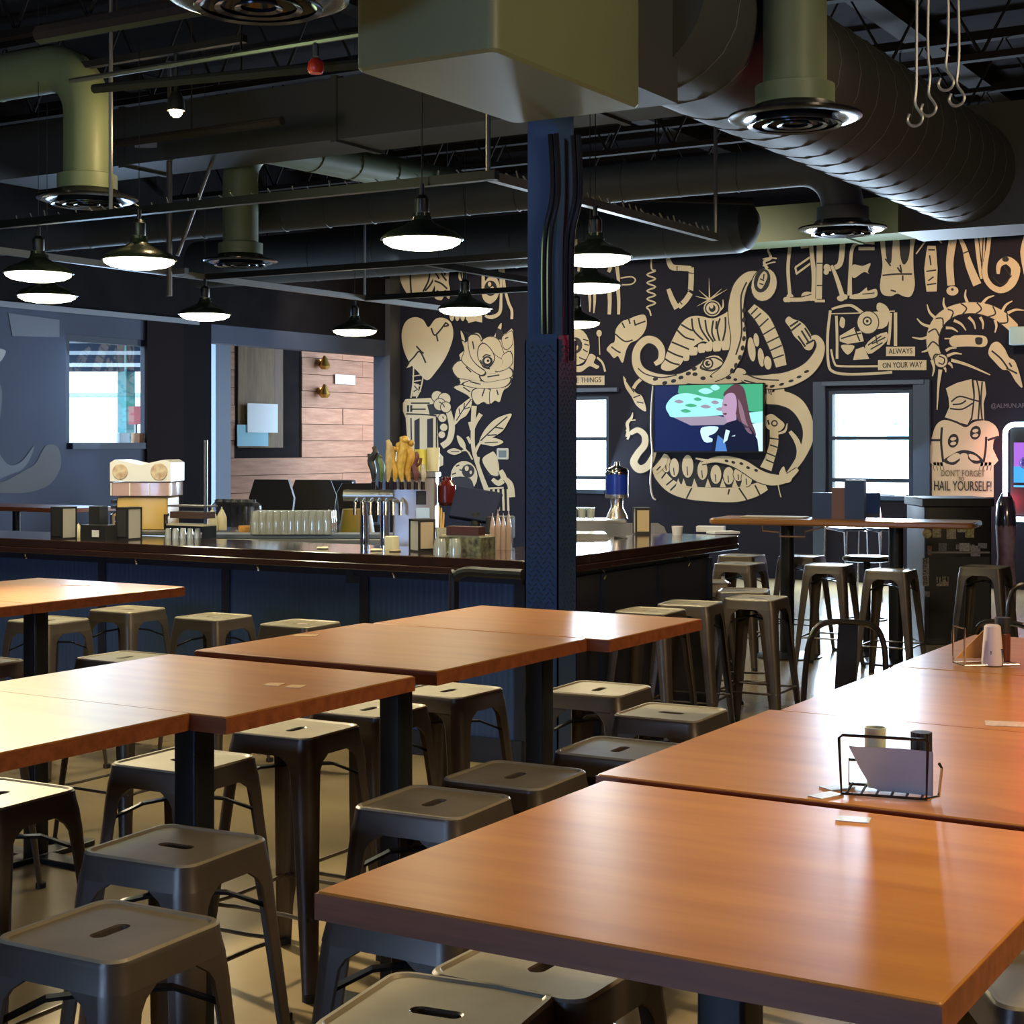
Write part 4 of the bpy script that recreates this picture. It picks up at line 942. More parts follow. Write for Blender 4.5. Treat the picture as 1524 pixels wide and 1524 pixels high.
tag(MB().rbox(-.25, .25, -.1, .1, 0, .012, .01).build('menu_board', mat('board_pale', (.6, .5, .35), .6), loc=(*on_wt(-L/2+.45, -.25), TH), rot=(0, 0, ang)), 'pale wooden board lying on the left end of the wall table', 'board')
t = thing('napkin_holder', (*on_wt(-.05, -.22), TH), 'black napkin holder with brown card on the wall table', 'napkin holder', 'black napkin holders on the bar', rz=ang)
MB().box(-.05, .05, -.03, .03, 0, .24).build('holder_shell', mat('holder_brown', (.25, .13, .10), .5), t, smooth=False)
MB().box(.05, .20, -.03, .05, 0, .30).build('holder_side', mat('holder_blue', (.03, .06, .14), .4), t, smooth=False); MB().box(-.2, -.05, -.03, .05, 0, .2).build('holder_back', MATS['holder_blue'], t, smooth=False)
# framed chrome outlines of chairs under the window
for k, px_ in enumerate((1252, 1306)):
    q = atz(px_, 905, 0); q = q+Vector((-.25, .9, 0))
    t = thing('wire_chair', (q.x, q.y, 0), 'thin chrome legged chair under the window, %s of two' % ('left', 'right')[k], 'chair', 'chrome chairs under the window', rz=YAW+.4)
    for sx in (-.14, .14): MB().tube([(sx, -.2, 0), (sx, -.15, .72), (sx, .2, .75), (sx, .26, 1.12)], .010, 6).tube([(sx, .2, .75), (sx, .24, 0)], .010, 6).build('chair_frame', CHROME, t)
    MB().rbox(-.14, .14, -.16, .2, .73, .76, .02).build('seat', MATS['holder_blue'], t); MB().box(-.14, .14, .22, .25, .9, 1.12).build('backrest', MATS['holder_blue'], t)
# stickered cabinet
ca = atd(1376, 960, 13.2); cb = atd(1476, 960, 13.2); wd = (cb-ca).length
t = thing('sticker_cabinet', (ca.x, ca.y, 0), 'black cabinet covered in stickers beside the window', 'cabinet', rz=YAW)
MB().rbox(0, wd, 0, .6, 0, 1.13, .015).build('cabinet_body', mat('cabinet_black', (.016, .015, .017), .35), t)
MB().rbox(-.02, wd+.02, -.02, .62, 1.13, 1.2, .02).build('cabinet_top', BLK, t); MB().box(.03, wd-.02, -.012, 0, .05, .72).build('cabinet_door', mat('cabinet_door', (.028, .026, .03), .4), t, smooth=False)
MB().box(.02, wd-.02, -.02, 0, .75, .765).build('door_lip', STEELD, t, smooth=False)
def pxu(px): return (px-1376)/100*wd
def zh(py): return CH-(py-660)/F*13.2
k_ = 0
for x0, x1, y0, y1, cl in ((1372, 1386, 786, 802, (.7, .62, .3)), (1387, 1400, 784, 800, (.62, .55, .35)), (1408, 1422, 784, 802, (.6, .5, .35)), (1424, 1436, 780, 792, (.65, .6, .4)), (1436, 1449, 782, 800, (.55, .5, .2)),
                       (1396, 1408, 808, 820, (.3, .3, .34)), (1427, 1442, 808, 820, (.6, .58, .5)), (1444, 1458, 812, 828, (.45, .42, .45)), (1393, 1411, 858, 872, (.55, .5, .42)), (1372, 1382, 830, 872, (.5, .48, .45)), (1380, 1386, 812, 826, (.6, .3, .2)), (1376, 1383, 880, 888, (.4, .4, .42)), (1455, 1468, 808, 816, (.35, .35, .36))):
    k_ += 1; y = -.016 if y0 < 830 or True else 0
    b = MB()
    if k_ == 1: b.lathe([(pxu(x1)/2-pxu(x0)/2, 0), (pxu(x1)/2-pxu(x0)/2, .004)], n=18); b.build('sticker', mat('sticker_%d' % k_, cl, .5, noise=tuple(v*.35 for v in cl), nscale=60), t, loc=((pxu(x0)+pxu(x1))/2, -.012, zh((y0+y1)/2)), rot=(PI/2, 0, 0))
    else: b.box(pxu(x0), pxu(x1), -.017, -.012, zh(y1), zh(y0)); b.build('sticker', mat('sticker_%d' % k_, cl, .5, noise=tuple(v*.3 for v in cl), nscale=60), t, smooth=False)
def text(s, loc, rot, width, height, m, parent=None, name='lettering'):
    nm_ = name; cu = bpy.data.curves.new(name, 'FONT'); cu.body = s; cu.align_x = 'CENTER'; cu.align_y = 'CENTER'; cu.size = 1; cu.extrude = .002; cu.resolution_u = 3
    o = bpy.data.objects.new(name, cu); sc.collection.objects.link(o); cu.materials.append(m)
    bpy.context.view_layer.update(); d = o.dimensions
    me = bpy.data.meshes.new_from_object(o.evaluated_get(bpy.context.evaluated_depsgraph_get())); sx, sy = width/max(d.x, 1e-3), height/max(d.y, 1e-3)
    bpy.data.objects.remove(o); bpy.data.curves.remove(cu); o = bpy.data.objects.new(nm_, me); sc.collection.objects.link(o); o.scale = (sx, sy, 1)
    if parent: o.parent = parent
    o.location = loc; o.rotation_euler = rot; return o
text('BET JR', (pxu(1436), -.019, zh(814)), (PI/2, 0, 0), .16, .05, MATS['sticker_7'], t)
text('JH', (pxu(1402), -.021, zh(862)), (PI/2, 0, 0), .09, .06, INK, t)
text('OLD TATTOO', (pxu(1376), -.021, zh(850)), (PI/2, -PI/2, 0), .22, .035, INK, t)
q = atd(1497, 850, 13.6)
t = thing('wrapped_roll', (q.x, q.y, 0), 'plastic wrapped purple roll standing beside the stickered cabinet', 'roll')
MB().lathe([(.075, 0), (.085, .4), (.07, .7), (.085, .95), (.07, 1.1), (.05, 1.2)], n=18).build('roll_core', mat('roll_purple', (.26, .13, .19), .35, noise=(.5, .36, .42), nscale=9), t)
MB().lathe([(.08, .9), (.09, 1.0), (.075, 1.15), (.03, 1.24)], n=12).build('wrap_film', glass('roll_film', (.8, .85, .95), .5, .15, .7), t)

# caddies on the near tables
WIRE = mat('caddy_wire', (.05, .045, .05), .25, .8)
def loop(pts, r=.0028, m=WIRE, name='wire_loop', parent=None, closed=True): return MB().tube(pts, r, 6, closed=closed).build(name, m, parent)
q = atz(1318, 1183, TH); t = thing('wire_caddy', (q.x, q.y, TH), 'black wire caddy holding a white menu sheet and black bottle', 'caddy', rz=math.radians(12))
loop([(-.068, -.03, .004), (-.072, -.03, .095), (-.066, -.03, .10), (.066, -.03, .10), (.07, -.03, .095), (.068, -.03, .004)], parent=t, name='wire_loop')
loop([(-.066, .05, .004), (-.066, .05, .045), (.066, .05, .045), (.066, .05, .004)], parent=t)
for k in range(6): MB().tube([(-.06+.024*k, -.03, .005), (-.06+.024*k, .05, .005)], .0022, 5).build('floor_wire', WIRE, t)
MB().tube([(.066, -.03, .004), (.085, 0, .004), (.09, 0, .05), (.085, .01, .055)], .0026, 6).build('side_hook', CHROME, t)
CADDY = t; CR = Matrix.Rotation(math.radians(12), 2)
def in_caddy(x, y): v = CR @ Vector((x, y)); return (q.x+v.x, q.y+v.y)
b = MB(); n = 14; P = []
for i in range(n+1):
    a_ = i/n; x = -.058+.135*a_; P.append((x, .012*math.sin(PI*a_)-.012))
out = [(-.062, .08)]; 
vs = []; 
for i, (x, y) in enumerate(P):
    zb = .006+.075*max(0, 1-i/5)**1.6
    vs += [(x, y, zb), (x, y+.001*0, .078)]
N = len(P); fs = [(2*i, 2*i+2, 2*i+3, 2*i+1) for i in range(N-1)]
off = [(x, y+.0015, z) for x, y, z in vs]; M_ = len(vs)
fs += [(2*i+1+M_, 2*i+3+M_, 2*i+2+M_, 2*i+M_) for i in range(N-1)]; b.add(vs+off, fs)
tag(b.build('menu_sheet', mat('menu_paper', (.42, .42, .46), .6), loc=(*in_caddy(0, -.002), TH), rot=(0, 0, math.radians(12))), 'curved white menu sheet held in the near wire caddy', 'menu')
x, y = in_caddy(-.02, .028); t = thing('salt_cup', (x, y, TH+.006), 'pale translucent cup behind the white menu sheet', 'cup'); MB().lathe([(.013, 0), (.017, .045), (.018, .1), (.0165, .1), (.012, .004)], n=18, cap1=False).build('cup_body', mat('cup_pale', (.42, .42, .3), .35), t)
x, y = in_caddy(.055, .03); t = thing('pepper_bottle', (x, y, TH+.006), 'small bottle with ribbed black cap in the near wire caddy', 'bottle'); MB().lathe([(.016, 0), (.016, .055)], n=18).build('bottle_body', mat('pepper_dark', (.03, .02, .02), .2), t)
b = MB(); n = 32; vs = []
for z in (.055, .096):
    for i in range(n): a_ = 2*PI*i/n; r = .0175 if i % 2 else .0158; vs.append((r*math.cos(a_), r*math.sin(a_), z))
b.add(vs, [(i, (i+1) % n, n+(i+1) % n, n+i) for i in range(n)]+[tuple(range(n, 2*n))]); b.build('ribbed_cap', BLK, t)
q2 = atz(1466, 990, TH); t = thing('wire_caddy', (q2.x, q2.y, TH), 'chrome wire caddy with white bottle and orange card on the far table', 'caddy', rz=math.radians(40))
loop([(-.07, -.03, .004), (-.07, .04, .004), (-.07, .04, .1), (-.07, -.03, .1)], m=CHROME, parent=t); loop([(-.07, -.03, .004), (.08, -.03, .004), (.08, .04, .004), (-.07, .04, .004)], m=CHROME, parent=t)
loop([(.0, -.035, .004), (.0, -.035, .04), (.03, -.035, .045), (.03, -.035, .004)], m=WIRE, parent=t)
def put2(px, py, dz=.003): c_ = atz(px, py, TH); return (c_.x, c_.y, TH+dz)
t = thing('white_bottle', put2(1477, 991), 'white tapered bottle in the far wire caddy', 'bottle'); MB().lathe([(.027, 0), (.028, .01), (.021, .10), (.017, .104)], n=18).build('bottle_body', mat('bottle_white', (.68, .55, .52), .4), t)
t = thing('pepper_bottle', put2(1492, 985), 'dark bottle with black cap beside the white bottle in the far caddy', 'bottle'); MB().lathe([(.02, 0), (.021, .07), (.014, .08)], n=16).build('bottle_body', mat('bottle_brown', (.12, .03, .02), .2), t); MB().lathe([(.02, .075), (.02, .115)], n=16).build('cap', BLK, t)
t = tag(MB().prism([(-.07, 0), (.02, 0), (.035, .075), (.02, .09)], 1, -.002, .002).build('menu_card', mat('card_orange', (.55, .25, .06), .5), loc=put2(1461, 981), rot=(0, 0, YAW), smooth=False), 'orange folded menu card in the far wire caddy', 'menu')
# flat stickers and cards on the tabletops
pc = mat('sticker_pale', (.42, .46, .54), .35, noise=(.6, .64, .72), nscale=120); pc2 = mat('sticker_wood', (.50, .30, .14), .35, noise=(.6, .4, .2), nscale=90); pc3 = mat('sticker_silver', (.55, .48, .45), .3, noise=(.35, .25, .22), nscale=90)
for px_, py_, rz, sx, sy, m, l_ in ((1270, 1220, .2, .05, .035, pc, 'pale blue printed coaster on the nearest table by the seam'), (1229, 1184, 1.2, .055, .03, pc, 'pale printed card beside the near wire caddy'), (1246, 1172, 1.0, .05, .035, pc, 'pale printed card half under the near wire caddy'),
                              (1500, 1078, .3, .09, .06, pc3, 'silver printed card on the third table at the right edge'), (408, 1019, .3, .04, .045, pc2, 'small tan card inlaid on the middle left table, left of two'), (440, 1022, .3, .04, .045, pc2, 'small tan card inlaid on the middle left table, right of two'),
                              (455, 946, .4, .07, .05, pc2, 'tan card lying on the table between the two rows'), (113, 871, .2, .12, .04, pc2, 'tan card lying on the upper left table')):
    c_ = atz(px_, py_, TH)
    tag(MB().box(-sx/2, sx/2, -sy/2, sy/2, 0, .0012).build('table_card', m, loc=(c_.x, c_.y, TH+.0002), rot=(0, 0, rz), smooth=False), l_, 'card')

# ================================================================== THE MURAL (flat paint on the back wall)
MUR = thing('mural', (-6, WY-.004, 2.2), 'cream line art mural of monster, heart, rose and bone letters on the dark wall', 'mural')
class Art:
    """flat painted shapes on the wall plane: paint 0 cream, 1 ink; each later shape a coat higher"""
    def __init__(s, name): s.name = name; s.b = MB(); s.k = 0
    def _p(s, q): r = atY(q[0], q[1], WY); return (r.x+6, -.0015-.00015*s.k, r.z-2.2)
    def poly(s, pts, ink=0, smooth=True, n=4):
        P = [Vector((a, b)) for a, b in pts]
        if smooth: P = catmull(P, True, n)
        s.k += 1; s.b.mi = ink
        from mathutils.geometry import tessellate_polygon
        tri = tessellate_polygon([[Vector((p.x, p.y, 0)) for p in P]])
        s.b.add([s._p(p) for p in P], [tuple(t) for t in tri]); return s
    def band(s, pts, w, ink=0, n=5, taper=False):
        P = catmull([Vector(p) for p in pts], False, n) if len(pts) > 2 else [Vector(p) for p in pts]
        K = len(P); W = w if isinstance(w, (list, tuple)) else None; vs = []; s.k += 1; s.b.mi = ink
        for i, p in enumerate(P):
            t = (P[min(i+1, K-1)]-P[max(i-1, 0)]); t = t.normalized() if t.length else Vector((1, 0)); nn = Vector((-t.y, t.x)); u = i/(K-1)
            if W: f = u*(len(W)-1); j = min(int(f), len(W)-2); ww = W[j]+(W[j+1]-W[j])*(f-j)
            else: ww = w*(1-.85*u if taper else 1)
            vs += [s._p(p+nn*ww/2), s._p(p-nn*ww/2)]
        s.b.add(vs, [(2*i, 2*i+1, 2*i+3, 2*i+2) for i in range(K-1)]); return s
    def rim(s, pts, w, ink=1.3, n=5):      # band with an ink outline beneath
        wi = [q+2*ink for q in w] if isinstance(w, (list, tuple)) else w+2*ink
        s.band(pts, wi, 1, n); return s.band(pts, w, 0, n)
    def ell(s, cx, cy, rx, ry=None, ink=0, rot=0, n=18):
        ry = ry or rx; c, d = math.cos(rot), math.sin(rot); s.k += 1; s.b.mi = ink
        P = [(cx+rx*math.cos(2*PI*i/n)*c-ry*math.sin(2*PI*i/n)*d, cy+rx*math.cos(2*PI*i/n)*d+ry*math.sin(2*PI*i/n)*c) for i in range(n)]
        s.b.add([s._p(p) for p in P], [tuple(range(n))]); return s
    def lines(s, segs, w=1.4, ink=1):
        for g in segs: s.band(g, w*1.3, ink, 4)
        return s
    def done(s):
        o = s.b.build(s.name, [CREAM, INK], MUR, smooth=False, fix=False); return o

a = Art('painted_heart')
a.poly([(638, 487), (630, 476), (617, 472), (604, 479), (598, 497), (601, 520), (610, 540), (622, 553), (636, 566), (650, 552), (663, 533), (672, 512), (675, 495), (671, 480), (660, 473), (648, 475)])
a.lines([[(664, 480), (655, 492), (647, 499), (642, 488)], [(663, 480), (668, 484), (661, 486)], [(650, 499), (652, 508)], [(606, 542), (616, 532), (625, 523), (634, 540)], [(620, 515), (627, 523), (631, 526)]], 1.8)
a.poly([(605, 548), (612, 538), (618, 541), (611, 546)], smooth=False)
a.band([(616, 545), (615, 570), (612, 592)], 2).band([(630, 562), (626, 580), (620, 592)], 2)
for y in (560, 568, 576, 584): a.band([(614, y), (627, y-2)], 1.6)
a.poly([(616, 570), (624, 572), (622, 590), (614, 590)], smooth=False).lines([[(617, 574), (622, 580)], [(616, 583), (621, 580)]], 1.2)
a.done()
a = Art('painted_mask')
a.poly([(594, 385), (594, 402), (597, 420), (607, 438), (620, 444), (636, 440), (646, 428), (650, 400), (648, 385)]).lines([[(612, 390), (611, 415), (613, 443)], [(640, 405), (638, 418), (630, 434)], [(646, 415), (640, 425), (633, 433)]], 2)
a.poly([(650, 390), (672, 392), (669, 405), (668, 420), (670, 430), (669, 445), (662, 440), (657, 447), (647, 443), (648, 430), (645, 415)]).lines([[(655, 395), (658, 408), (665, 418)], [(647, 418), (657, 422), (666, 430)], [(650, 433), (658, 436)], [(663, 432), (664, 442)], [(665, 395), (662, 410)], [(648, 405), (654, 415)]], 2)
a.ell(686, 410, 3.5, 8).lines([[(686, 404), (688, 416)]])
a.done()
a = Art('painted_eye_letter')
a.poly([(718, 400), (722, 400), (722, 418), (728, 412), (736, 412), (742, 418), (744, 430), (740, 444), (730, 452), (720, 446), (717, 430)]).ell(730.5, 429, 9.5, 11.5, 1).ell(729, 423, 2.5, 3.5).ell(732, 431, 3, 5, 0, .5)
a.band([(744, 395), (746, 420), (746, 445), (744, 465), (732, 472), (722, 470)], [5, 4, 4, 5, 6, 3]).band([(749, 395), (751, 425), (757, 450), (762, 462), (762, 475)], 4)
a.band([(735, 410), (742, 408), (745, 412)], 3)
for x in (670, 678, 686, 694, 702): a.poly([(x, 466), (x+6, 466), (x+6, 474), (x+3, 478), (x, 474)])
a.poly([(697, 468), (718, 468), (718, 480), (708, 478), (697, 481)], smooth=False)
a.done()
a = Art('painted_rose')
a.band([(706, 604), (704, 640), (705, 668), (714, 700), (726, 733)], [8, 6, 6, 6, 8]).band([(704, 640), (709, 628), (716, 616)], [4, 5, 7]).band([(702, 640), (699, 628)], 4).band([(701, 660), (696, 650)], 4)
a.poly([(686, 492), (691, 500), (693, 508), (698, 500), (706, 496), (714, 497), (720, 507), (728, 500), (736, 500), (741, 488), (747, 481), (746, 498), (755, 495), (764, 492), (765, 545), (760, 572), (749, 582), (745, 598), (738, 596), (728, 602), (718, 598), (708, 602), (702, 590), (694, 580), (676, 577), (686, 570), (678, 555), (673, 548), (685, 535), (684, 528), (692, 520), (688, 508)], n=3)
a.poly([(686, 492), (698, 500), (690, 510), (700, 506), (703, 497)], 1, n=2).poly([(741, 488), (738, 502), (747, 506), (750, 496)], 1, n=2)
def petal(pts): 
    c_ = sum((Vector(p) for p in pts), Vector((0, 0)))/len(pts); a.poly([tuple(c_+(Vector(p)-c_)*1.10) for p in pts], 1, n=3); a.poly(pts, 0, n=3)
petal([(676, 577), (690, 573), (708, 578), (704, 592), (708, 601), (696, 588)]); petal([(706, 580), (722, 578), (732, 584), (729, 601), (720, 598), (710, 602), (703, 590)]); petal([(732, 577), (752, 574), (748, 585), (744, 598), (737, 596), (730, 600)])
petal([(674, 548), (686, 537), (700, 548), (716, 560), (712, 568), (694, 564), (682, 562)]); petal([(690, 572), (704, 566), (724, 568), (748, 562), (760, 564), (752, 575), (730, 578), (708, 577)]); petal([(716, 558), (736, 556), (758, 548), (762, 560), (742, 566), (722, 568)])
petal([(688, 508), (694, 512), (698, 526), (706, 540), (722, 552), (716, 558), (700, 548), (688, 536), (692, 522)]); petal([(698, 502), (710, 499), (716, 508), (710, 522), (712, 536), (722, 550), (708, 540), (700, 526)])
petal([(718, 508), (730, 501), (742, 506), (748, 520), (752, 535), (738, 528), (730, 518)]); petal([(748, 502), (756, 496), (763, 494), (763, 512), (754, 520), (749, 514)]); petal([(748, 530), (760, 524), (763, 540), (752, 550), (738, 552), (748, 542)])
petal([(714, 516), (722, 512), (732, 522), (736, 534), (728, 546), (718, 542), (712, 530)])
a.lines([[(694, 546), (702, 554)], [(722, 578), (718, 590)], [(740, 580), (742, 588)], [(690, 576), (700, 583)], [(704, 508), (706, 520)], [(752, 504), (757, 502)], [(700, 568), (716, 572)], [(726, 561), (744, 558)]], 1.4)
a.ell(726, 538, 8, 8, 1).ell(726, 537, 4.5, 4.5).ell(727, 537, 2, 2, 1).lines([[(719, 532), (724, 528), (731, 530)], [(716, 536), (720, 546), (730, 549)]], 1.5)
a.poly([(702, 592), (690, 600), (680, 610), (677, 632), (686, 624), (695, 618), (702, 604)]).lines([[(702, 594), (690, 610), (680, 626)], [(692, 600), (691, 609)], [(684, 608), (685, 616)], [(700, 606), (692, 609)]], 1.2)
a.band([(706, 678), (712, 664), (718, 656)], [5, 4, 3]).poly([(714, 657), (722, 640), (735, 626), (748, 619), (762, 616), (757, 628), (748, 642), (732, 652), (720, 656)]).lines([[(716, 656), (735, 638), (756, 620)], [(738, 636), (750, 638)], [(726, 648), (740, 647)]], 1.5)
a.poly([(716, 660), (726, 653), (738, 652), (750, 658), (736, 664), (724, 662)]).lines([[(722, 659), (742, 658)]], 1)
a.poly([(681, 648), (688, 652), (693, 660), (694, 670), (686, 664), (682, 656)]).poly([(666, 672), (676, 667), (688, 672), (677, 677)]).lines([[(672, 672), (684, 672)]], 1).band([(688, 671), (696, 671), (704, 684)], 2.2).band([(693, 668), (700, 675)], 2)
a.band([(712, 690), (713, 680)], 4)
a.done()
a = Art('painted_mug')
a.poly([(600, 600), (604, 594), (648, 592), (654, 600), (654, 618), (651, 622), (653, 672), (660, 680), (660, 692), (652, 696), (640, 692), (610, 694), (604, 690), (608, 676), (604, 622), (600, 612)], smooth=False)
a.poly([(606, 603), (614, 603), (614, 613), (606, 613)], 1, False).band([(610, 603), (610, 613)], 1.5)
a.poly([(636, 602), (656, 600), (656, 616), (640, 618)], 1, False).poly([(617, 626), (625, 622), (625, 678), (617, 678)], 1, False).poly([(636, 624), (645, 622), (645, 678), (636, 678)], 1, False)
a.lines([[(612, 622), (613, 676)], [(650, 620), (650, 678)], [(605, 616), (632, 617), (650, 619)], [(612, 600), (640, 600)], [(614, 609), (634, 609)]], 1.6).poly([(640, 684), (655, 680), (655, 684), (642, 688)], 1, False).lines([[(612, 687), (634, 688)]], 1.3)
a.rim([(668, 612), (673, 635), (669, 655), (658, 664)], [8, 9, 9, 9], 1)
for x, y, r in ((651, 590, 8), (662, 594, 9), (655, 602, 8.5), (664, 606, 7.5), (659, 622, 6), (661, 636, 5.5), (658, 647, 5)): a.ell(x, y, r+1.2, r+1.2, 1).ell(x, y, r)
a.lines([[(654, 598), (660, 602), (662, 606)], [(659, 620), (661, 623)]], 1.2)
a.done()
a = Art('painted_skull')
a.ell(691, 709, 20, 23).ell(697, 701, 9.5, 10, 1).ell(695, 697, 3, 4).ell(701, 703, 1.8, 2.5).lines([[(679, 694), (684, 692)], [(673, 706), (679, 704)], [(672, 712), (686, 710)], [(684, 699), (688, 700)]], 1.6).poly([(672, 712), (700, 712), (704, 735), (676, 735)], 1)
a.done()
a = Art('painted_hand')
a.poly([(718, 684), (730, 674), (736, 673), (742, 688), (743, 704), (738, 710), (728, 703)]).lines([[(726, 706), (736, 709), (742, 709)]], 1.6)
a.rim([(745, 700), (750, 712), (742, 719), (733, 713)], [7, 9, 8, 5], 1).rim([(752, 712), (760, 722), (762, 740)], [6, 9, 10], 1)
for k in range(5): a.band([(728+k*7, 728), (729+k*7, 760)], 3.2)
a.band([(726, 727), (750, 726)], 2.5)
a.done()
q0, q1 = atY(740, 667, WY), atY(758, 684, WY)
t = thing('wall_thermostat', ((q0.x+q1.x)/2, WY-.02, (q0.z+q1.z)/2), 'small square white framed thermostat right of the painted stem', 'thermostat')
w_, h_ = (q1.x-q0.x)/2, (q0.z-q1.z)/2
MB().rbox(-w_, w_, -h_, h_, 0, .02, .02).build('frame', mat('thermo_frame', (.5, .48, .4), .4), t, loc=(0, .02, 0), rot=(PI/2, 0, 0)); MB().box(-w_*.6, w_*.6, -.006, .001, -h_*.6, h_*.6).build('display', mat('thermo_green', (.06, .08, .06), .3), t, smooth=False)

a = Art('painted_drip_letters')
for x0, y0, x1, y1, w in ((846, 394, 847, 415, 5), (850, 430, 849, 466, 5), (841, 430, 842, 455, 6), (861, 394, 861, 404, 5), (877, 432, 878, 464, 5), (885, 432, 884, 466, 5), (907, 430, 907, 468, 7), (918, 394, 921, 430, 6), (920, 430, 921, 468, 6), (909, 394, 906, 405, 7)):
    a.band([(x0, y0), ((x0+x1)/2+.8, (y0+y1)/2), (x1, y1)], [w, w*.8, w*(.3 if y1 < 467 and y1 > 458 else .7)])
a.band([(924, 414), (940, 412), (946, 417), (940, 423), (924, 424)], 2)
a.poly([(832, 450), (842, 448), (843, 463), (832, 466)])
a.done()
a = Art('painted_spring')
a.band([(950, 380), (965, 379), (980, 380)], 1.8); pts = [(970, 380), (970, 400)]+[((963 if k % 2 else 976), 403+k*6) for k in range(10)]+[(967, 462), (969, 470)]
a.band(pts, 2.3, n=4); a.done()
a = Art('painted_bone_letter')
a.band([(994, 384), (1000, 397), (1015, 399), (1029, 400)], [6, 9, 8, 8]).band([(1029, 398), (1029, 415), (1028, 433)], 8).band([(1028, 436), (1020, 448), (1010, 457)], 8).band([(1008, 459), (1001, 446), (995, 430)], [9, 8, 6])
a.lines([[(1025, 406), (1033, 407)], [(1024, 431), (1032, 434)], [(1008, 446), (1016, 453)], [(1008, 396), (1008, 404)]], 1.2); a.done()
a = Art('painted_cyclops')
a.ell(858, 516, 20, 27).ell(857, 514, 10, 12, 1).ell(854, 508, 3.2, 4).ell(859, 518, 1.6, 4, 0, .3)
a.poly([(832, 545), (846, 540), (858, 545), (870, 542), (878, 527), (887, 531), (884, 540), (892, 545), (888, 549), (878, 545), (866, 553), (856, 554), (832, 556)])
a.lines([[(868, 505), (876, 507)], [(870, 512), (877, 514)], [(868, 520), (875, 524)], [(862, 532), (872, 536)], [(848, 542), (850, 552)], [(834, 534), (848, 533)]], 1.4)
a.ell(892, 496, 4, 5).band([(892, 500), (893, 528)], 1.6).band([(889, 532), (897, 540), (901, 553)], 3).done()
def sign(name, x0, y0, x1, y1, s, txt_h=.55, ww=.82):
    a = Art(name); a.poly([(x0, y0), (x1, y0), (x1, y1), (x0, y1)], 0, False); a.k += 3; o = a.done()
    c = atY((x0+x1)/2, (y0+y1)/2, WY); l = atY(x0, (y0+y1)/2, WY); r = atY(x1, (y0+y1)/2, WY); u = atY((x0+x1)/2, y0, WY); d = atY((x0+x1)/2, y1, WY)
    text(s, (c.x+6, -.004, c.z-2.2), (PI/2, 0, 0), (r.x-l.x)*ww, (u.z-d.z)*txt_h, INK, o); return o
sign('painted_sign', 841, 559, 900, 573, 'THE THINGS')
a = Art('painted_fist')
a.poly([(903, 520), (909, 512), (915, 508), (917, 490), (927, 478), (936, 475), (948, 470), (960, 469), (963, 482), (958, 496), (948, 506), (938, 511), (932, 522), (927, 540), (920, 530), (914, 533), (908, 526)])
a.lines([[(926, 480), (930, 488)], [(936, 475), (938, 482)], [(945, 484), (950, 482), (961, 478)], [(916, 497), (930, 508), (942, 506)], [(910, 516), (918, 522), (924, 525)], [(944, 476), (946, 485)]], 1.7); a.done()
a = Art('painted_knife')
a.poly([(928, 560), (934, 568), (946, 584), (956, 590), (962, 612), (948, 604), (940, 590), (931, 576)]).rim([(956, 563), (948, 570), (943, 578)], [5, 5, 5], .8).lines([[(932, 566), (944, 584)], [(943, 592), (953, 588)], [(948, 598), (958, 600)]], 1.3)
a.band([(933, 650), (935, 640), (934, 630), (940, 622), (942, 614)], [4, 4, 5, 4, 1]).band([(936, 626), (946, 625)], 1.6).band([(932, 640), (938, 644), (934, 654)], 3); a.done()

a = Art('painted_monster')
# right lip and fangs
a.rim([(1118, 458), (1136, 476), (1148, 500), (1157, 522), (1163, 545)], [14, 20, 20, 19, 16])
a.lines([[(1122, 476), (1133, 466)], [(1130, 487), (1144, 474)], [(1136, 498), (1154, 487)], [(1142, 510), (1160, 501)], [(1146, 522), (1164, 514)], [(1150, 534), (1167, 528)], [(1118, 468), (1128, 458)]], 1.7)
for x, y, rx, ry in ((1119, 520, 5.5, 18), (1133, 532, 4.5, 14), (1143, 540, 5.5, 10), (1126, 506, 4, 10)): a.ell(x, y, rx+1, ry+1, 1, -.12).ell(x, y, rx, ry, 0, -.12)
# upper lip
a.poly([(984, 548), (990, 532), (1000, 508), (1012, 485), (1024, 473), (1040, 470), (1062, 474), (1080, 466), (1090, 462), (1092, 505), (1080, 512), (1062, 512), (1048, 508), (1038, 512), (1024, 524), (1014, 542), (998, 552)], n=3)
a.lines([[(1000, 509), (1012, 514), (1026, 520)], [(994, 522), (1006, 528), (1018, 532)], [(990, 534), (1000, 540), (1012, 543)], [(1008, 491), (1020, 502), (1034, 506)], [(1014, 483), (1026, 490), (1032, 492)], [(1030, 474), (1032, 490), (1040, 500), (1047, 506)], [(1040, 473), (1044, 490), (1056, 508)], [(1050, 476), (1053, 494), (1063, 510)],
         [(1062, 477), (1060, 495), (1066, 510)], [(1072, 474), (1068, 490), (1072, 510)], [(1080, 472), (1080, 490), (1076, 508)], [(1067, 478), (1066, 490)]], 2)
for x0, y0, x1, y1 in ((1018, 524, 1026, 536), (1027, 518, 1038, 528), (1040, 513, 1050, 524), (1051, 511, 1060, 522), (1062, 509, 1073, 522), (1075, 508, 1088, 520)): a.poly([(x0, y0), (x1, y0-1), (x1, y1-1), ((x0+x1)/2, y1+1), (x0, y1)])
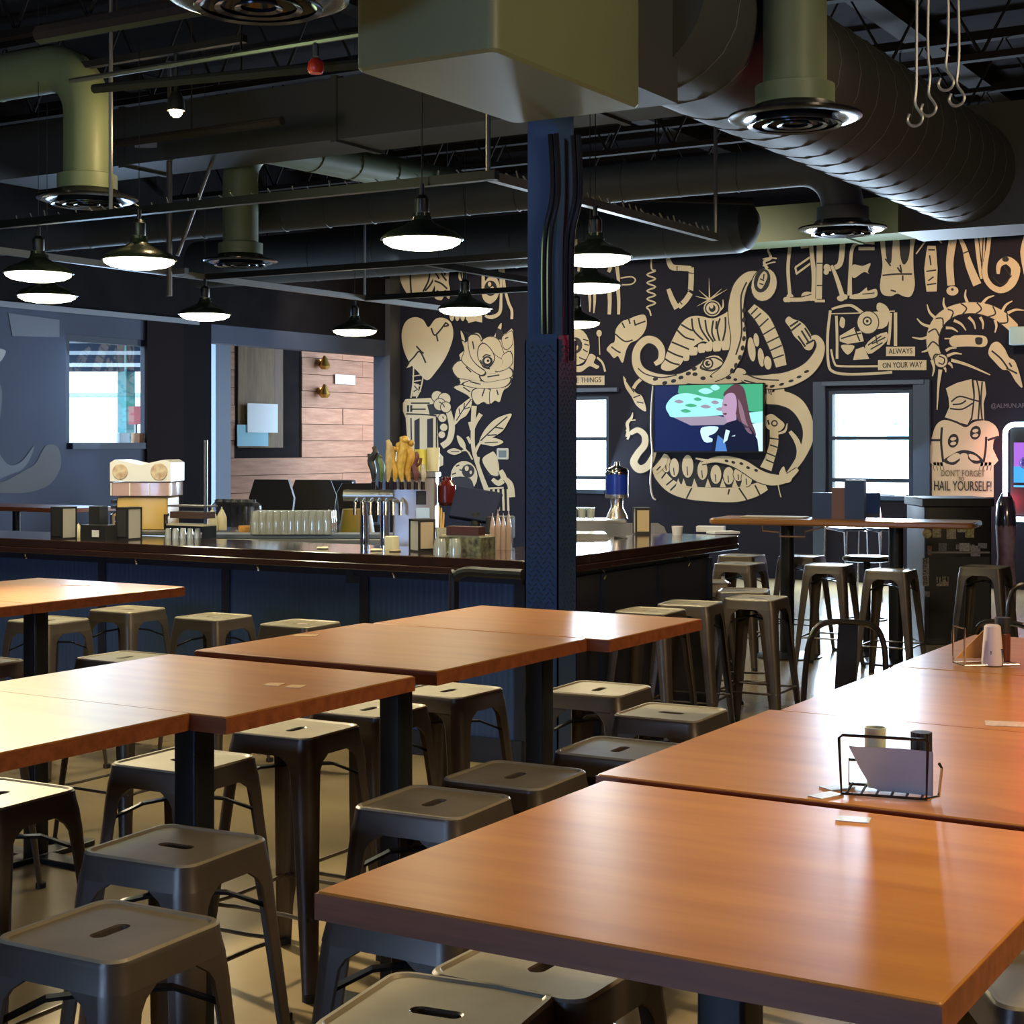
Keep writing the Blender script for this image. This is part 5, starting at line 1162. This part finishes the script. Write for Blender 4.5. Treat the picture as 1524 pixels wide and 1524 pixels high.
# curl on the left with suckers
a.rim([(975, 542), (984, 535), (985, 520), (976, 508), (962, 506), (950, 518), (947, 534), (952, 550), (966, 561), (988, 567), (1010, 566), (1030, 558), (1046, 545)], [6, 9, 10, 11, 11, 11, 12, 14, 17, 19, 18, 16, 10])
for x, y in ((976, 564), (990, 570), (1003, 567), (1014, 562), (1025, 556), (1034, 549)): a.ell(x, y, 4, 2.8, 1, -.3)
a.lines([[(950, 548), (962, 557), (985, 562), (1008, 558)]], 1.4)
# face centre with eye
a.poly([(1010, 566), (1030, 560), (1040, 545), (1052, 532), (1070, 530), (1082, 545), (1092, 556), (1098, 548), (1110, 552), (1108, 568), (1070, 571), (1030, 571)], n=3)
a.poly([(1042, 548), (1050, 536), (1060, 531), (1070, 533), (1079, 541), (1070, 549), (1058, 553)], 1).poly([(1045, 546), (1052, 537), (1062, 533), (1070, 536), (1076, 541), (1068, 547), (1058, 550)]).ell(1054, 541, 8.5, 8.5, 1).ell(1054, 541, 6, 6).ell(1054, 541, 4, 4, 1).ell(1056, 540, 1.6, 1.6)
for x, y, r in ((1035, 557, 4), (1047, 563, 4), (1060, 560, 3), (1072, 555, 3.5), (1085, 562, 4), (1095, 565, 3)): a.ell(x, y, r, r*.7, 1)
# tentacle on the right
a.rim([(1105, 562), (1125, 567), (1150, 568), (1175, 564), (1200, 552), (1216, 534), (1222, 515), (1216, 503), (1208, 503)], [8, 16, 22, 22, 20, 17, 12, 8, 5])
a.lines([[(1110, 556), (1130, 564), (1160, 566)], [(1108, 566), (1130, 572)]], 1.6)
for x, y in ((1150, 575), (1164, 572), (1178, 567), (1190, 561), (1201, 553), (1140, 575)): a.ell(x, y, 4, 2, 1, -.3)
# centre tentacle rising to the curl
a.rim([(1128, 408), (1114, 412), (1102, 428), (1096, 455), (1097, 480), (1100, 505), (1094, 530), (1080, 552), (1062, 563)], [8, 14, 20, 22, 22, 22, 20, 16, 10])
a.lines([[(1112, 420), (1104, 440), (1104, 470), (1104, 500), (1096, 528)]], 1.8)
for x, y in ((1108, 462), (1108, 476), (1109, 490), (1108, 504), (1106, 518), (1102, 532), (1096, 544), (1090, 552)): a.ell(x, y, 2.8, 4, 1, .2)
a.ell(1138, 424, 20, 26, 1, .25).ell(1138, 424, 18.5, 24.5, 0, .25).ell(1135, 418, 12, 18, 1, .25).poly([(1128, 425), (1131, 412), (1138, 404), (1143, 410), (1140, 420), (1134, 430)]).lines([[(1132, 415), (1138, 418)], [(1131, 422), (1137, 424)], [(1138, 408), (1137, 416)]], 1.5)
a.band([(1143, 400), (1138, 390), (1148, 384), (1144, 372), (1152, 366)], [5, 4, 4, 3, 2]).band([(1136, 396), (1146, 392), (1155, 390)], 2).band([(1136, 386), (1146, 384), (1157, 385)], 2)
# spark and small eye
for x1, y1 in ((1056, 414), (1041, 432), (1036, 441), (1038, 456), (1075, 430), (1083, 431)): a.band([(1057, 446), (x1, y1)], 2.4, taper=True)
a.ell(1061, 459, 13, 12).ell(1061, 459, 11, 10.5, 1).ell(1061, 459, 9, 8.5).ell(1061, 459, 5, 5.5, 1).ell(1060, 456, 2.6, 3.5).band([(1077, 446), (1077, 456), (1072, 463)], [1, 3, 2])
a.done()
a = Art('painted_torch')
a.poly([(1169, 478), (1174, 471), (1181, 475), (1190, 478), (1198, 484), (1206, 496), (1212, 508), (1208, 520), (1199, 520), (1192, 510), (1182, 500), (1176, 488)]).lines([[(1176, 486), (1188, 478)], [(1178, 492), (1192, 481)], [(1188, 500), (1199, 516)], [(1193, 492), (1204, 510)], [(1198, 488), (1208, 504)], [(1200, 512), (1212, 506)]], 2.2); a.done()

a = Art('painted_jaw')
a.rim([(1140, 594), (1165, 593), (1187, 604), (1201, 628), (1203, 652), (1192, 680), (1178, 700), (1168, 710)], [14, 22, 22, 18, 16, 12, 8, 5])
a.poly([(1141, 574), (1150, 576), (1149, 588), (1141, 588)], 0, False).poly([(1154, 577), (1166, 576), (1167, 592), (1155, 591)], 0).lines([[(1144, 576), (1145, 586)], [(1147, 576), (1148, 588)]], 1.3)
a.rim([(1152, 640), (1152, 660), (1146, 682), (1140, 698)], [12, 13, 14, 18]).lines([[(1146, 652), (1160, 654)], [(1146, 662), (1158, 666)], [(1141, 674), (1156, 680)], [(1140, 684), (1154, 690)]], 1.6)
a.poly([(1138, 622), (1148, 616), (1158, 622), (1168, 632), (1160, 642), (1146, 640), (1140, 634)]).ell(1153, 630, 5, 5, 1).ell(1153, 630, 3, 3).lines([[(1143, 625), (1145, 632)]], 2).band([(1172, 630), (1168, 642), (1154, 646)], [1, 4, 2])
a.band([(1176, 642), (1186, 656), (1190, 672), (1185, 690), (1176, 704)], [5, 8, 8, 6, 4])
a.poly([(975, 690), (985, 682), (1000, 686), (1060, 692), (1110, 700), (1132, 712), (1122, 724), (1060, 728), (1010, 724), (984, 710)], 1, n=2)
a.rim([(978, 695), (984, 708), (1000, 724), (1024, 733), (1060, 736), (1096, 736), (1122, 730), (1140, 722)], [15, 18, 19, 19, 21, 22, 20, 15])
a.lines([[(985, 712), (994, 700)], [(992, 722), (1004, 712)], [(998, 730), (1010, 718)], [(1022, 742), (1030, 726)], [(1100, 726), (1112, 744)], [(1124, 722), (1132, 738)], [(1086, 728), (1084, 736)]], 1.8)
for x, y, rx, ry in ((992, 690, 7, 13), (1004, 696, 7, 14), (1024, 694, 8.5, 17), (1046, 700, 7.5, 14), (1066, 706, 8, 14), (1085, 708, 8, 13), (1100, 706, 8, 10), (1112, 712, 8, 12)): a.ell(x, y, rx+1, ry+1, 1).ell(x, y, rx, ry).lines([[(x-1, y), (x, y+ry*.8)]], 1.1)
for x in (1010, 1018, 1034, 1054, 1076, 1094, 1106): a.poly([(x-4, 725), (x, 712), (x+5, 725)], 0, False)
a.rim([(1045, 690), (1065, 684), (1088, 686), (1108, 694), (1130, 708), (1150, 714), (1170, 712), (1188, 698)], [3, 8, 13, 17, 18, 17, 12, 5])
for x, y in ((1082, 686), (1092, 688), (1104, 690), (1114, 696), (1126, 700)): a.ell(x, y, 3, 2, 1, .3)
a.band([(1036, 682), (1060, 686), (1085, 680)], [2, 5, 2]).band([(1158, 716), (1160, 728), (1163, 740)], 1.5).poly([(1160, 706), (1167, 694), (1172, 706), (1180, 700), (1178, 716), (1166, 718)])
a.rim([(939, 645), (950, 640), (960, 648), (960, 662), (950, 675), (944, 688), (952, 698), (964, 694), (972, 680), (977, 664)], [6, 8, 9, 10, 10, 11, 12, 11, 8, 4])
a.band([(974, 702), (986, 690), (992, 676)], [10, 12, 6]).lines([[(978, 700), (984, 694)]], 1.5)
a.done()

a = Art('painted_badge')
a.band([(1236, 462), (1232, 500), (1233, 540), (1240, 553), (1262, 557), (1300, 556), (1328, 554)], 4).band([(1237, 520), (1242, 540), (1252, 545), (1308, 545)], 3).band([(1236, 467), (1275, 466), (1332, 463)], 1.6).band([(1333, 465), (1333, 515)], 5).band([(1326, 466), (1324, 500), (1322, 513)], 4)
a.band([(1245, 470), (1246, 500), (1246, 534)], 4).band([(1238, 460), (1252, 456), (1268, 455), (1284, 466)], [3, 4, 4, 5]).poly([(1306, 452), (1312, 451), (1320, 456), (1323, 464), (1310, 464), (1305, 460)])
a.poly([(1300, 466), (1325, 464), (1320, 485), (1306, 490), (1296, 485)], n=2).ell(1292, 480, 17, 18, 1).ell(1292, 480, 15.5, 16.5).ell(1291, 478, 7, 7, 1).ell(1291, 478, 4.8, 4.8).ell(1291, 478, 2.2, 2.2, 1)
a.poly([(1250, 500), (1272, 487), (1275, 494), (1282, 492), (1286, 508), (1262, 512), (1250, 508)], 0, False).lines([[(1252, 504), (1272, 498), (1282, 496)], [(1272, 488), (1280, 508)]], 1.6).poly([(1252, 514), (1272, 515), (1262, 528)]).poly([(1274, 520), (1286, 516), (1294, 534), (1270, 536)], 0, False).poly([(1252, 472), (1258, 476), (1256, 488), (1250, 484)])
a.poly([(1288, 515), (1300, 502), (1320, 494), (1320, 508), (1298, 526), (1290, 524)], n=2).lines([[(1292, 514), (1312, 500)], [(1298, 512), (1318, 502)], [(1296, 520), (1314, 510)], [(1304, 500), (1306, 512)]], 1.5)
a.done()
sign('painted_sign', 1319, 516, 1362, 530, 'ALWAYS'); sign('painted_sign', 1307, 536, 1379, 551, 'ON YOUR WAY')

a = Art('painted_centipede')
P = [Vector(p) for p in ((1398, 540), (1390, 522), (1388, 503), (1394, 484), (1406, 470), (1424, 461), (1446, 458), (1468, 461), (1488, 470), (1505, 484), (1520, 500))]
a.rim([tuple(p) for p in P], [16, 17, 18, 18, 17, 16, 16, 17, 17, 16, 14])
for i in range(len(P)-1):
    t_ = (P[i+1]-P[i]).normalized(); n_ = Vector((-t_.y, t_.x)); m_ = (P[i]+P[i+1])/2
    a.lines([[tuple(m_+n_*8.5-t_*4), tuple(m_+t_*4), tuple(m_-n_*8.5-t_*4)]], 1.7)
for x0, y0, x1, y1 in ((1385, 500, 1358, 502), (1384, 486, 1365, 474), (1393, 474, 1380, 453), (1409, 462, 1405, 443), (1440, 450, 1438, 431), (1462, 452, 1480, 440), (1492, 463, 1507, 448), (1500, 466, 1524, 462), (1386, 516, 1372, 524), (1408, 488, 1426, 494), (1420, 477, 1438, 492), (1442, 472, 1452, 490), (1459, 472, 1463, 490), (1481, 476, 1481, 495), (1408, 522, 1424, 518), (1410, 530, 1432, 527), (1387, 536, 1388, 560), (1412, 540, 1418, 548), (1404, 545, 1408, 554)):
    mx, my = (x0+x1)/2+(y1-y0)*.12, (y0+y1)/2-(x1-x0)*.12; a.band([(x0, y0), (mx, my), (x1, y1)], [4.5, 3.4, 1.4])
a.ell(1401, 537, 11, 11, 1).ell(1401, 537, 9.5, 9.5).lines([[(1398, 530), (1406, 534), (1404, 542), (1397, 540)]], 1.5)
a.band([(1400, 550), (1397, 575), (1395, 610)], [6, 3.5, 1.5]).band([(1416, 536), (1440, 543), (1474, 558)], [5, 4, 1.5])
a.done()
a = Art('painted_capsule'); a.rim([(1420, 508), (1440, 507), (1463, 508)], 17, .5).ell(1420, 508, 7, 8).ell(1464, 508, 6, 8).poly([(1452, 503), (1462, 503), (1461, 512), (1453, 512)], 1).band([(1406, 504), (1420, 504)], 2); a.done()
a = Art('painted_claw'); a.poly([(1471, 526), (1476, 512), (1486, 509), (1496, 520), (1502, 532), (1512, 540), (1522, 576), (1512, 568), (1502, 552), (1492, 550), (1480, 538)]).lines([[(1476, 522), (1490, 534), (1500, 548)], [(1498, 548), (1514, 556)], [(1502, 540), (1506, 546)]], 2); a.done()

a = Art('painted_bag_figure')
a.poly([(1408, 578), (1424, 570), (1446, 564), (1450, 600), (1448, 616), (1440, 632), (1424, 628), (1406, 622), (1413, 606), (1412, 592)], 0, False).poly([(1449, 566), (1466, 568), (1468, 586), (1464, 600), (1465, 626), (1445, 626), (1450, 605)], 0, False)
a.lines([[(1416, 598), (1428, 590), (1448, 595), (1460, 598)], [(1414, 608), (1432, 609), (1448, 600)], [(1418, 602), (1430, 601), (1438, 596)], [(1448, 566), (1450, 590), (1446, 625)], [(1454, 566), (1458, 590), (1456, 625)], [(1462, 568), (1460, 600), (1462, 625)], [(1406, 622), (1424, 628), (1438, 634), (1448, 626), (1464, 625)]], 1.8)
a.poly([(1388, 648), (1394, 632), (1406, 625), (1424, 630), (1438, 636), (1450, 628), (1468, 626), (1482, 634), (1487, 648), (1480, 654), (1478, 668), (1480, 692), (1388, 692), (1386, 660)], 0, n=3)
a.lines([[(1402, 636), (1401, 660), (1404, 688)], [(1468, 650), (1467, 670), (1464, 688)], [(1386, 655), (1400, 655)], [(1470, 655), (1486, 650)]], 2.6)
for x, y in ((1419, 656), (1452, 644)): a.ell(x, y, 8, 10.5, 1, .25).ell(x, y-3, 4.5, 2.6, 0, -.2).ell(x, y+4, 4.5, 2.6, 0, -.2)
a.poly([(1404, 686), (1418, 676), (1432, 670), (1450, 673), (1464, 686), (1450, 690), (1436, 680), (1420, 692)], 1).lines([[(1412, 690), (1424, 684)], [(1444, 682), (1456, 690)]], 1.4).poly([(1410, 683), (1424, 674), (1430, 680), (1418, 688)], 0).poly([(1442, 676), (1452, 678), (1458, 685), (1446, 684)], 0).poly([(1430, 676), (1440, 676), (1440, 690), (1430, 690)], 0)
a.done()
o = sign('painted_sign', 1387, 691, 1479, 740, 'HAIL YOURSELF!', .30, .93)
o2 = [c_ for c_ in o.children][0]; cz = atY(1433, 724, WY); o2.location = (cz.x+6, -.012, cz.z-2.2)
for s_, px_, py_, ww, hh, rr in (("DON'T FORGET", 1433, 705, .56, .075, 0), ('TO', 1431, 713, .08, .045, 0)):
    c_ = atY(px_, py_, WY); text(s_, (c_.x+6, -.012, c_.z-2.2), (PI/2, rr, 0), ww*.9, hh, mat('mural_brown', (.16, .12, .08), .7), o)
a = Art('painted_fingers')
for x in (1392, 1397, 1402): a.k = 8; a.rim([(x-1, 688), (x+1, 700)], 4, .8)
for x in (1461, 1467, 1473): a.k = 8; a.rim([(x+1, 688), (x-1, 700)], 4, .8)
a.done()
c_ = atY(1503, 604, WY); text('@ALMUN.ART', (c_.x+6, -.004, c_.z-2.2), (PI/2, 0, 0), .42, .07, mat('tag_grey', (.13, .12, .15), .7), MUR)

a = Art('painted_bone_word')      # B R E W I N G built from bones, tools and a tooth
def bone(pts, w, k=1.35):
    a.rim(pts, w, .8)
    for p in (pts[0], pts[-1]): a.ell(p[0]-w*.35, p[1], w*.5*k).ell(p[0]+w*.35, p[1], w*.5*k)
bone([(1177, 330), (1176, 365), (1173, 400), (1176, 441)], 5); a.band([(1185, 408), (1212, 388)], 3).band([(1184, 398), (1210, 380)], 3).band([(1184, 398), (1186, 408)], 3).band([(1192, 368), (1208, 366)], 4)
a.rim([(1207, 330), (1208, 372), (1212, 410), (1212, 440)], [6, 6, 7, 9], .8); bone([(1172, 446), (1190, 446), (1210, 444)], 6); a.ell(1202, 440, 9, 6).lines([[(1194, 442), (1208, 438)]], 1.2)
a.rim([(1221, 330), (1220, 390), (1219, 445)], 9, .8).band([(1213, 448), (1228, 448)], 4).lines([[(1216, 392), (1225, 392)], [(1216, 425), (1225, 425)]], 1.4)
a.rim([(1228, 402), (1244, 398), (1252, 388), (1255, 350)], [5, 7, 8, 8], .8).ell(1231, 398, 5).ell(1230, 405, 4).rim([(1238, 395), (1246, 415), (1254, 440)], [4, 6, 7], .8).ell(1252, 444, 6, 4.5).ell(1258, 442, 4)
a.rim([(1302, 362), (1280, 361), (1269, 370), (1266, 400), (1265, 440)], [4, 5, 5, 5, 7], .6).band([(1278, 370), (1302, 370)], 5).poly([(1268, 408), (1270, 394), (1284, 396), (1296, 392), (1292, 404), (1294, 408), (1286, 405), (1272, 414)]).poly([(1266, 440), (1280, 436), (1290, 428), (1292, 433), (1304, 430), (1306, 440), (1296, 444), (1268, 445)]).lines([[(1284, 438), (1302, 436)]], 1.2)
a.poly([(1312, 330), (1363, 330), (1360, 370), (1360, 400), (1362, 425), (1356, 441), (1345, 441), (1336, 437), (1326, 441), (1314, 438), (1310, 425), (1314, 395), (1311, 365)], n=3).poly([(1318, 330), (1330, 330), (1328, 375), (1326, 392), (1319, 380)], 1).poly([(1340, 330), (1354, 330), (1354, 378), (1346, 394), (1340, 378)], 1)
a.lines([[(1314, 410), (1334, 408), (1358, 408)], [(1318, 385), (1326, 396)], [(1336, 398), (1342, 406), (1340, 394)], [(1344, 410), (1344, 418)], [(1326, 432), (1334, 434)]], 1.8)
a.rim([(1387, 366), (1386, 400), (1387, 434)], [12, 20, 15], .6).lines([[(1379, 404), (1394, 402)], [(1380, 424), (1394, 422)], [(1382, 418), (1390, 412)], [(1382, 372), (1392, 372)], [(1384, 380), (1386, 395)]], 1.6).band([(1364, 378), (1383, 352)], 2).band([(1392, 352), (1402, 362)], 2)
a.rim([(1419, 355), (1414, 390), (1416, 425)], [12, 11, 11], .6).ell(1418, 433, 9, 7).ell(1418, 431, 2, 2, 1).rim([(1428, 352), (1436, 370), (1443, 395), (1455, 424)], [5, 7, 11, 13], .6).lines([[(1432, 378), (1442, 374)]], 1.4).rim([(1458, 340), (1460, 385), (1462, 415)], [18, 12, 5], .8).lines([[(1456, 345), (1462, 400)], [(1464, 350), (1462, 390)]], 1.3)
a.rim([(1475, 335), (1471, 370), (1466, 405), (1474, 424), (1490, 432), (1506, 422), (1512, 400), (1500, 388), (1488, 394), (1486, 408)], [5, 6, 8, 8, 9, 12, 14, 12, 8, 4], .8).ell(1497, 386, 5, 4, 1).lines([[(1478, 412), (1492, 424), (1506, 410)], [(1494, 396), (1504, 410)]], 1.4)
a.rim([(1532, 345), (1526, 375), (1530, 410)], [10, 14, 10], .6)
a.done()

# grey swoosh painting on the blue wall
sw = thing('wall_painting', (WX+.004, 10, 1.6), 'pale grey swooping shapes painted on the blue wall at left', 'mural')
def wpoly(pts, m, name, k, smooth=True):
    P = [Vector(p) for p in pts]; P = catmull(P, True, 5) if smooth else P
    from mathutils.geometry import tessellate_polygon
    tri = tessellate_polygon([[Vector((p.x, p.y, 0)) for p in P]]); b = MB()
    b.add([(lambda r: (.001*k, r.y-10, r.z-1.6))(atX(p.x, p.y, WX)) for p in P], [tuple(t) for t in tri]); return b.build(name, m, sw, smooth=False, fix=False)
wpoly([(-40, 735), (0, 734), (40, 733), (72, 722), (88, 700), (90, 680), (84, 664), (70, 662), (62, 672), (52, 690), (36, 700), (22, 708), (0, 718), (-40, 722)], SLATEL, 'painted_wave', 1)
wpoly([(-30, 560), (-10, 560), (2, 580), (0, 620), (-6, 660), (10, 690), (30, 688), (50, 664), (40, 690), (20, 704), (-30, 706)], mat('slate_mid', (.105, .115, .15), .6), 'painted_wave', 2)
wpoly([(12, 466), (88, 476), (88, 502), (18, 500)], mat('slate_patch', (.13, .15, .19), .6), 'painted_patch', 1, False)
wpoly([(-6, 520), (4, 520), (8, 524), (2, 536), (-6, 540)], mat('slate_bright', (.4, .42, .42), .6), 'painted_spot', 2)

# ---- television
a_, b_ = atY(973, 573, WY-.1), atY(1137, 674, WY-.1)
TW, THH = b_.x-a_.x, a_.z-b_.z
t = thing('tv', ((a_.x+b_.x)/2, WY-.1, (a_.z+b_.z)/2), 'flat television showing a long haired woman in dark jacket outdoors', 'television')
MB().box(-TW/2, TW/2, 0, .05, -THH/2, THH/2).build('tv_body', BLK, t, smooth=False); MB().box(-.2, .2, .05, .1, -.15, .15).build('wall_mount', BLK, t, smooth=False)
for x0, x1, z0, z1 in ((-TW/2, TW/2, THH/2-.012, THH/2), (-TW/2, TW/2, -THH/2, -THH/2+.02), (-TW/2, -TW/2+.012, -THH/2, THH/2), (TW/2-.012, TW/2, -THH/2, THH/2)): MB().box(x0, x1, -.012, 0, z0, z1).build('tv_frame', BLACK, t, smooth=False)
def em(name, c, s=1.0): return mat(name, (0, 0, 0), .3, emit=c, es=s)
b = MB(); ms = [em('scr_navy', (.006, .02, .13), .5), em('scr_green', (.06, .42, .22), .75), em('scr_cyan', (.35, .82, .85), .8), em('scr_pink', (.42, .36, .48), .6), em('scr_hair', (.16, .07, .10), .5), em('scr_face', (.52, .34, .52), .7), em('scr_jacket', (.006, .012, .05), .5), em('scr_shirt', (.10, .28, .75), .6), em('scr_white', (.6, .85, .95), .8), em('scr_hair_light', (.38, .22, .30), .55)]
def sp(px, py, k):
    u = (px-973)/(1137-973); v = (py-573)/(674-573); return (-TW/2+u*TW, -.002-.0006*k, THH/2-v*THH)
def spoly(pts, mi, k, smooth=True):
    from mathutils.geometry import tessellate_polygon
    P = [Vector(p) for p in pts]; P = catmull(P, True, 4) if smooth else P
    b.mi = mi; b.add([sp(min(max(p.x, 973.5), 1136.5), min(max(p.y, 573.5), 672.5), k) for p in P], [tuple(x) for x in tessellate_polygon([[Vector((p.x, p.y, 0)) for p in P]])])
spoly([(973, 573), (1137, 573), (1137, 673), (973, 673)], 0, 1, False)
spoly([(1012, 573), (1137, 573), (1137, 616), (1080, 610), (1030, 600), (1010, 585)], 1, 2, False)
spoly([(992, 604), (1004, 590), (1024, 586), (1050, 592), (1082, 598), (1090, 616), (1060, 620), (1006, 622), (996, 616)], 2, 3)
for k, (x, y, rx) in enumerate(((1012, 598, 7), (1030, 604, 9), (1052, 606, 8), (1040, 595, 6), (1066, 600, 6), (1022, 612, 8), (1074, 610, 7))): spoly([(x-rx, y), (x, y-2.5), (x+rx, y+1), (x, y+3)], 1 if k % 2 else 3, 4)
for k, (x, y, rx) in enumerate(((1024, 580, 9), (1052, 583, 11), (1036, 577, 6), (1122, 585, 8), (1066, 578, 7), (1128, 604, 7))): spoly([(x-rx, y), (x, y-4), (x+rx, y+1), (x, y+5)], 2 if k % 3 == 1 else 1, 4)
spoly([(1004, 622), (1070, 620), (1090, 624), (1090, 633), (1030, 634)], 3, 4, False); spoly([(1112, 616), (1137, 614), (1137, 632), (1112, 630)], 2, 3, False)
spoly([(1045, 638), (1070, 636), (1066, 645), (1056, 650), (1066, 656), (1050, 658)], 8, 4); spoly([(1120, 632), (1137, 630), (1137, 673), (1130, 673)], 8, 4, False)
spoly([(1088, 578), (1098, 574), (1108, 580), (1113, 600), (1118, 625), (1126, 648), (1118, 652), (1106, 640), (1098, 622), (1092, 600), (1078, 590)], 4, 6); spoly([(1100, 596), (1107, 610), (1112, 630), (1120, 646), (1112, 642), (1103, 622)], 9, 7)
spoly([(1078, 596), (1084, 588), (1094, 588), (1098, 600), (1096, 618), (1088, 626), (1080, 622), (1076, 612)], 5, 7); spoly([(1084, 620), (1096, 616), (1096, 632), (1084, 640)], 5, 6); spoly([(1078, 604), (1083, 603), (1083, 606)], 4, 8); spoly([(1077, 617), (1083, 616), (1082, 619)], 4, 8)
spoly([(1060, 673), (1063, 650), (1072, 638), (1084, 630), (1098, 626), (1118, 638), (1128, 655), (1130, 673)], 6, 7, False)
spoly([(1066, 673), (1070, 648), (1080, 656), (1084, 673)], 7, 8, False); spoly([(1078, 660), (1082, 640), (1088, 642), (1084, 656)], 8, 9, False); spoly([(1090, 650), (1096, 648), (1095, 650)], 8, 9, False)
b.build('screen', ms, t, smooth=False, fix=False)
tc0 = [atY(x, y, WY-.02) for x, y in ((972, 574), (970, 600), (969, 640), (971, 680), (968, 715), (971, 738), (976, 744))]
tag(MB().tube([tuple(q_) for q_ in catmull([tuple(v) for v in tc0], n=5)], .012, 6).build('tv_cable', mat('cable_pale', (.5, .46, .4), .5)), 'pale cable hanging down the mural left of the television', 'cable')

# ---- lit game sign at right edge
a_, b_ = atY(1496, 632, WY-.25), atY(1650, 776, WY-.25); GW, GH = b_.x-a_.x, a_.z-b_.z
t = thing('led_frame_screen', ((a_.x+b_.x)/2, WY-.25, (a_.z+b_.z)/2), 'screen inside a glowing white rounded light frame at the right edge', 'screen')
P = []
for cx_2, cz_2, a0 in ((GW/2-.1, GH/2-.1, 0), (-GW/2+.1, GH/2-.1, 90), (-GW/2+.1, -GH/2+.1, 180), (GW/2-.1, -GH/2+.1, 270)):
    for k in range(6): an = math.radians(a0+18*k); P.append((cx_2+.1*math.cos(an), 0, cz_2+.1*math.sin(an)))
MB().tube(P, .028, 8, closed=True).build('led_tube', mat('led_white', (1, 1, 1), .5, emit=(.55, .82, 1), es=5), t)
MB().box(-GW/2+.05, GW/2-.05, .03, .2, -GH/2+.04, GH/2-.04).build('cabinet', BLK, t, smooth=False); MB().box(-.1, .1, .2, .25, -.3, .3).build('wall_mount', BLK, t, smooth=False)
MB().box(-GW/2+.09, GW/2-.1, .018, .03, -.12, GH/2-.2).build('screen', em('game_pink', (.35, .12, .62), .9), t, smooth=False); MB().box(-GW/2+.09, GW/2-.1, .012, .018, -.12, .06).build('screen_lower', em('game_cyan', (.05, .35, .8), .9), t, smooth=False)
MB().sphere((-GW/2+.22, .01, .1), .07, 10, 6).build('screen_figure', em('game_dark', (.05, .03, .3), .6), t); MB().box(-GW/2+.09, GW/2-.1, .012, .02, -.17, -.15).build('screen_line', em('game_line', (.1, .5, .9), .9), t, smooth=False)
light('led_glow', 'POINT', (t.location.x-.2, WY-.5, t.location.z), 3, (.6, .8, 1), size=.3)
light('sign_red_glow', 'POINT', (atY(1500, 800, WY-.3).x, WY-.35, 1.0), 5, (1, .03, .08), size=.1); light('sign_red_glow', 'POINT', (atY(1484, 665, WY-.2).x, WY-.22, atY(1484, 665, WY-.2).z), 2.2, (1, .1, .06), size=.05)
q_ = atY(1522, 500, WY-.15); t = thing('wall_speaker', tuple(q_), 'small pale blue box fixed on the mural beside the centipede', 'speaker')
MB().rbox(-.13, .13, -.1, .1, -.10, .10, .02).build('speaker_body', mat('speaker_blue', (.35, .55, .65), .4), t); MB().box(-.03, .03, .1, .15, -.04, .04).build('wall_bracket', BLK, t, smooth=False)
# red neon loop just outside the right edge, reflected in the near table
t = thing('neon_ring', (-1.81, 8.175, 2.35), 'red neon ring sign hanging beyond the right picture edge', 'sign')
MB().tube([(.1*math.cos(k*PI/12), 0, .1*math.sin(k*PI/12)) for k in range(24)], .012, 6, closed=True).build('neon_tube', em('neon_red', (1, .02, .05), 30), t); MB().tube([(0, 0, .1), (0, 0, 2.95)], .004, 5).build('hanging_wire', BLK, t)
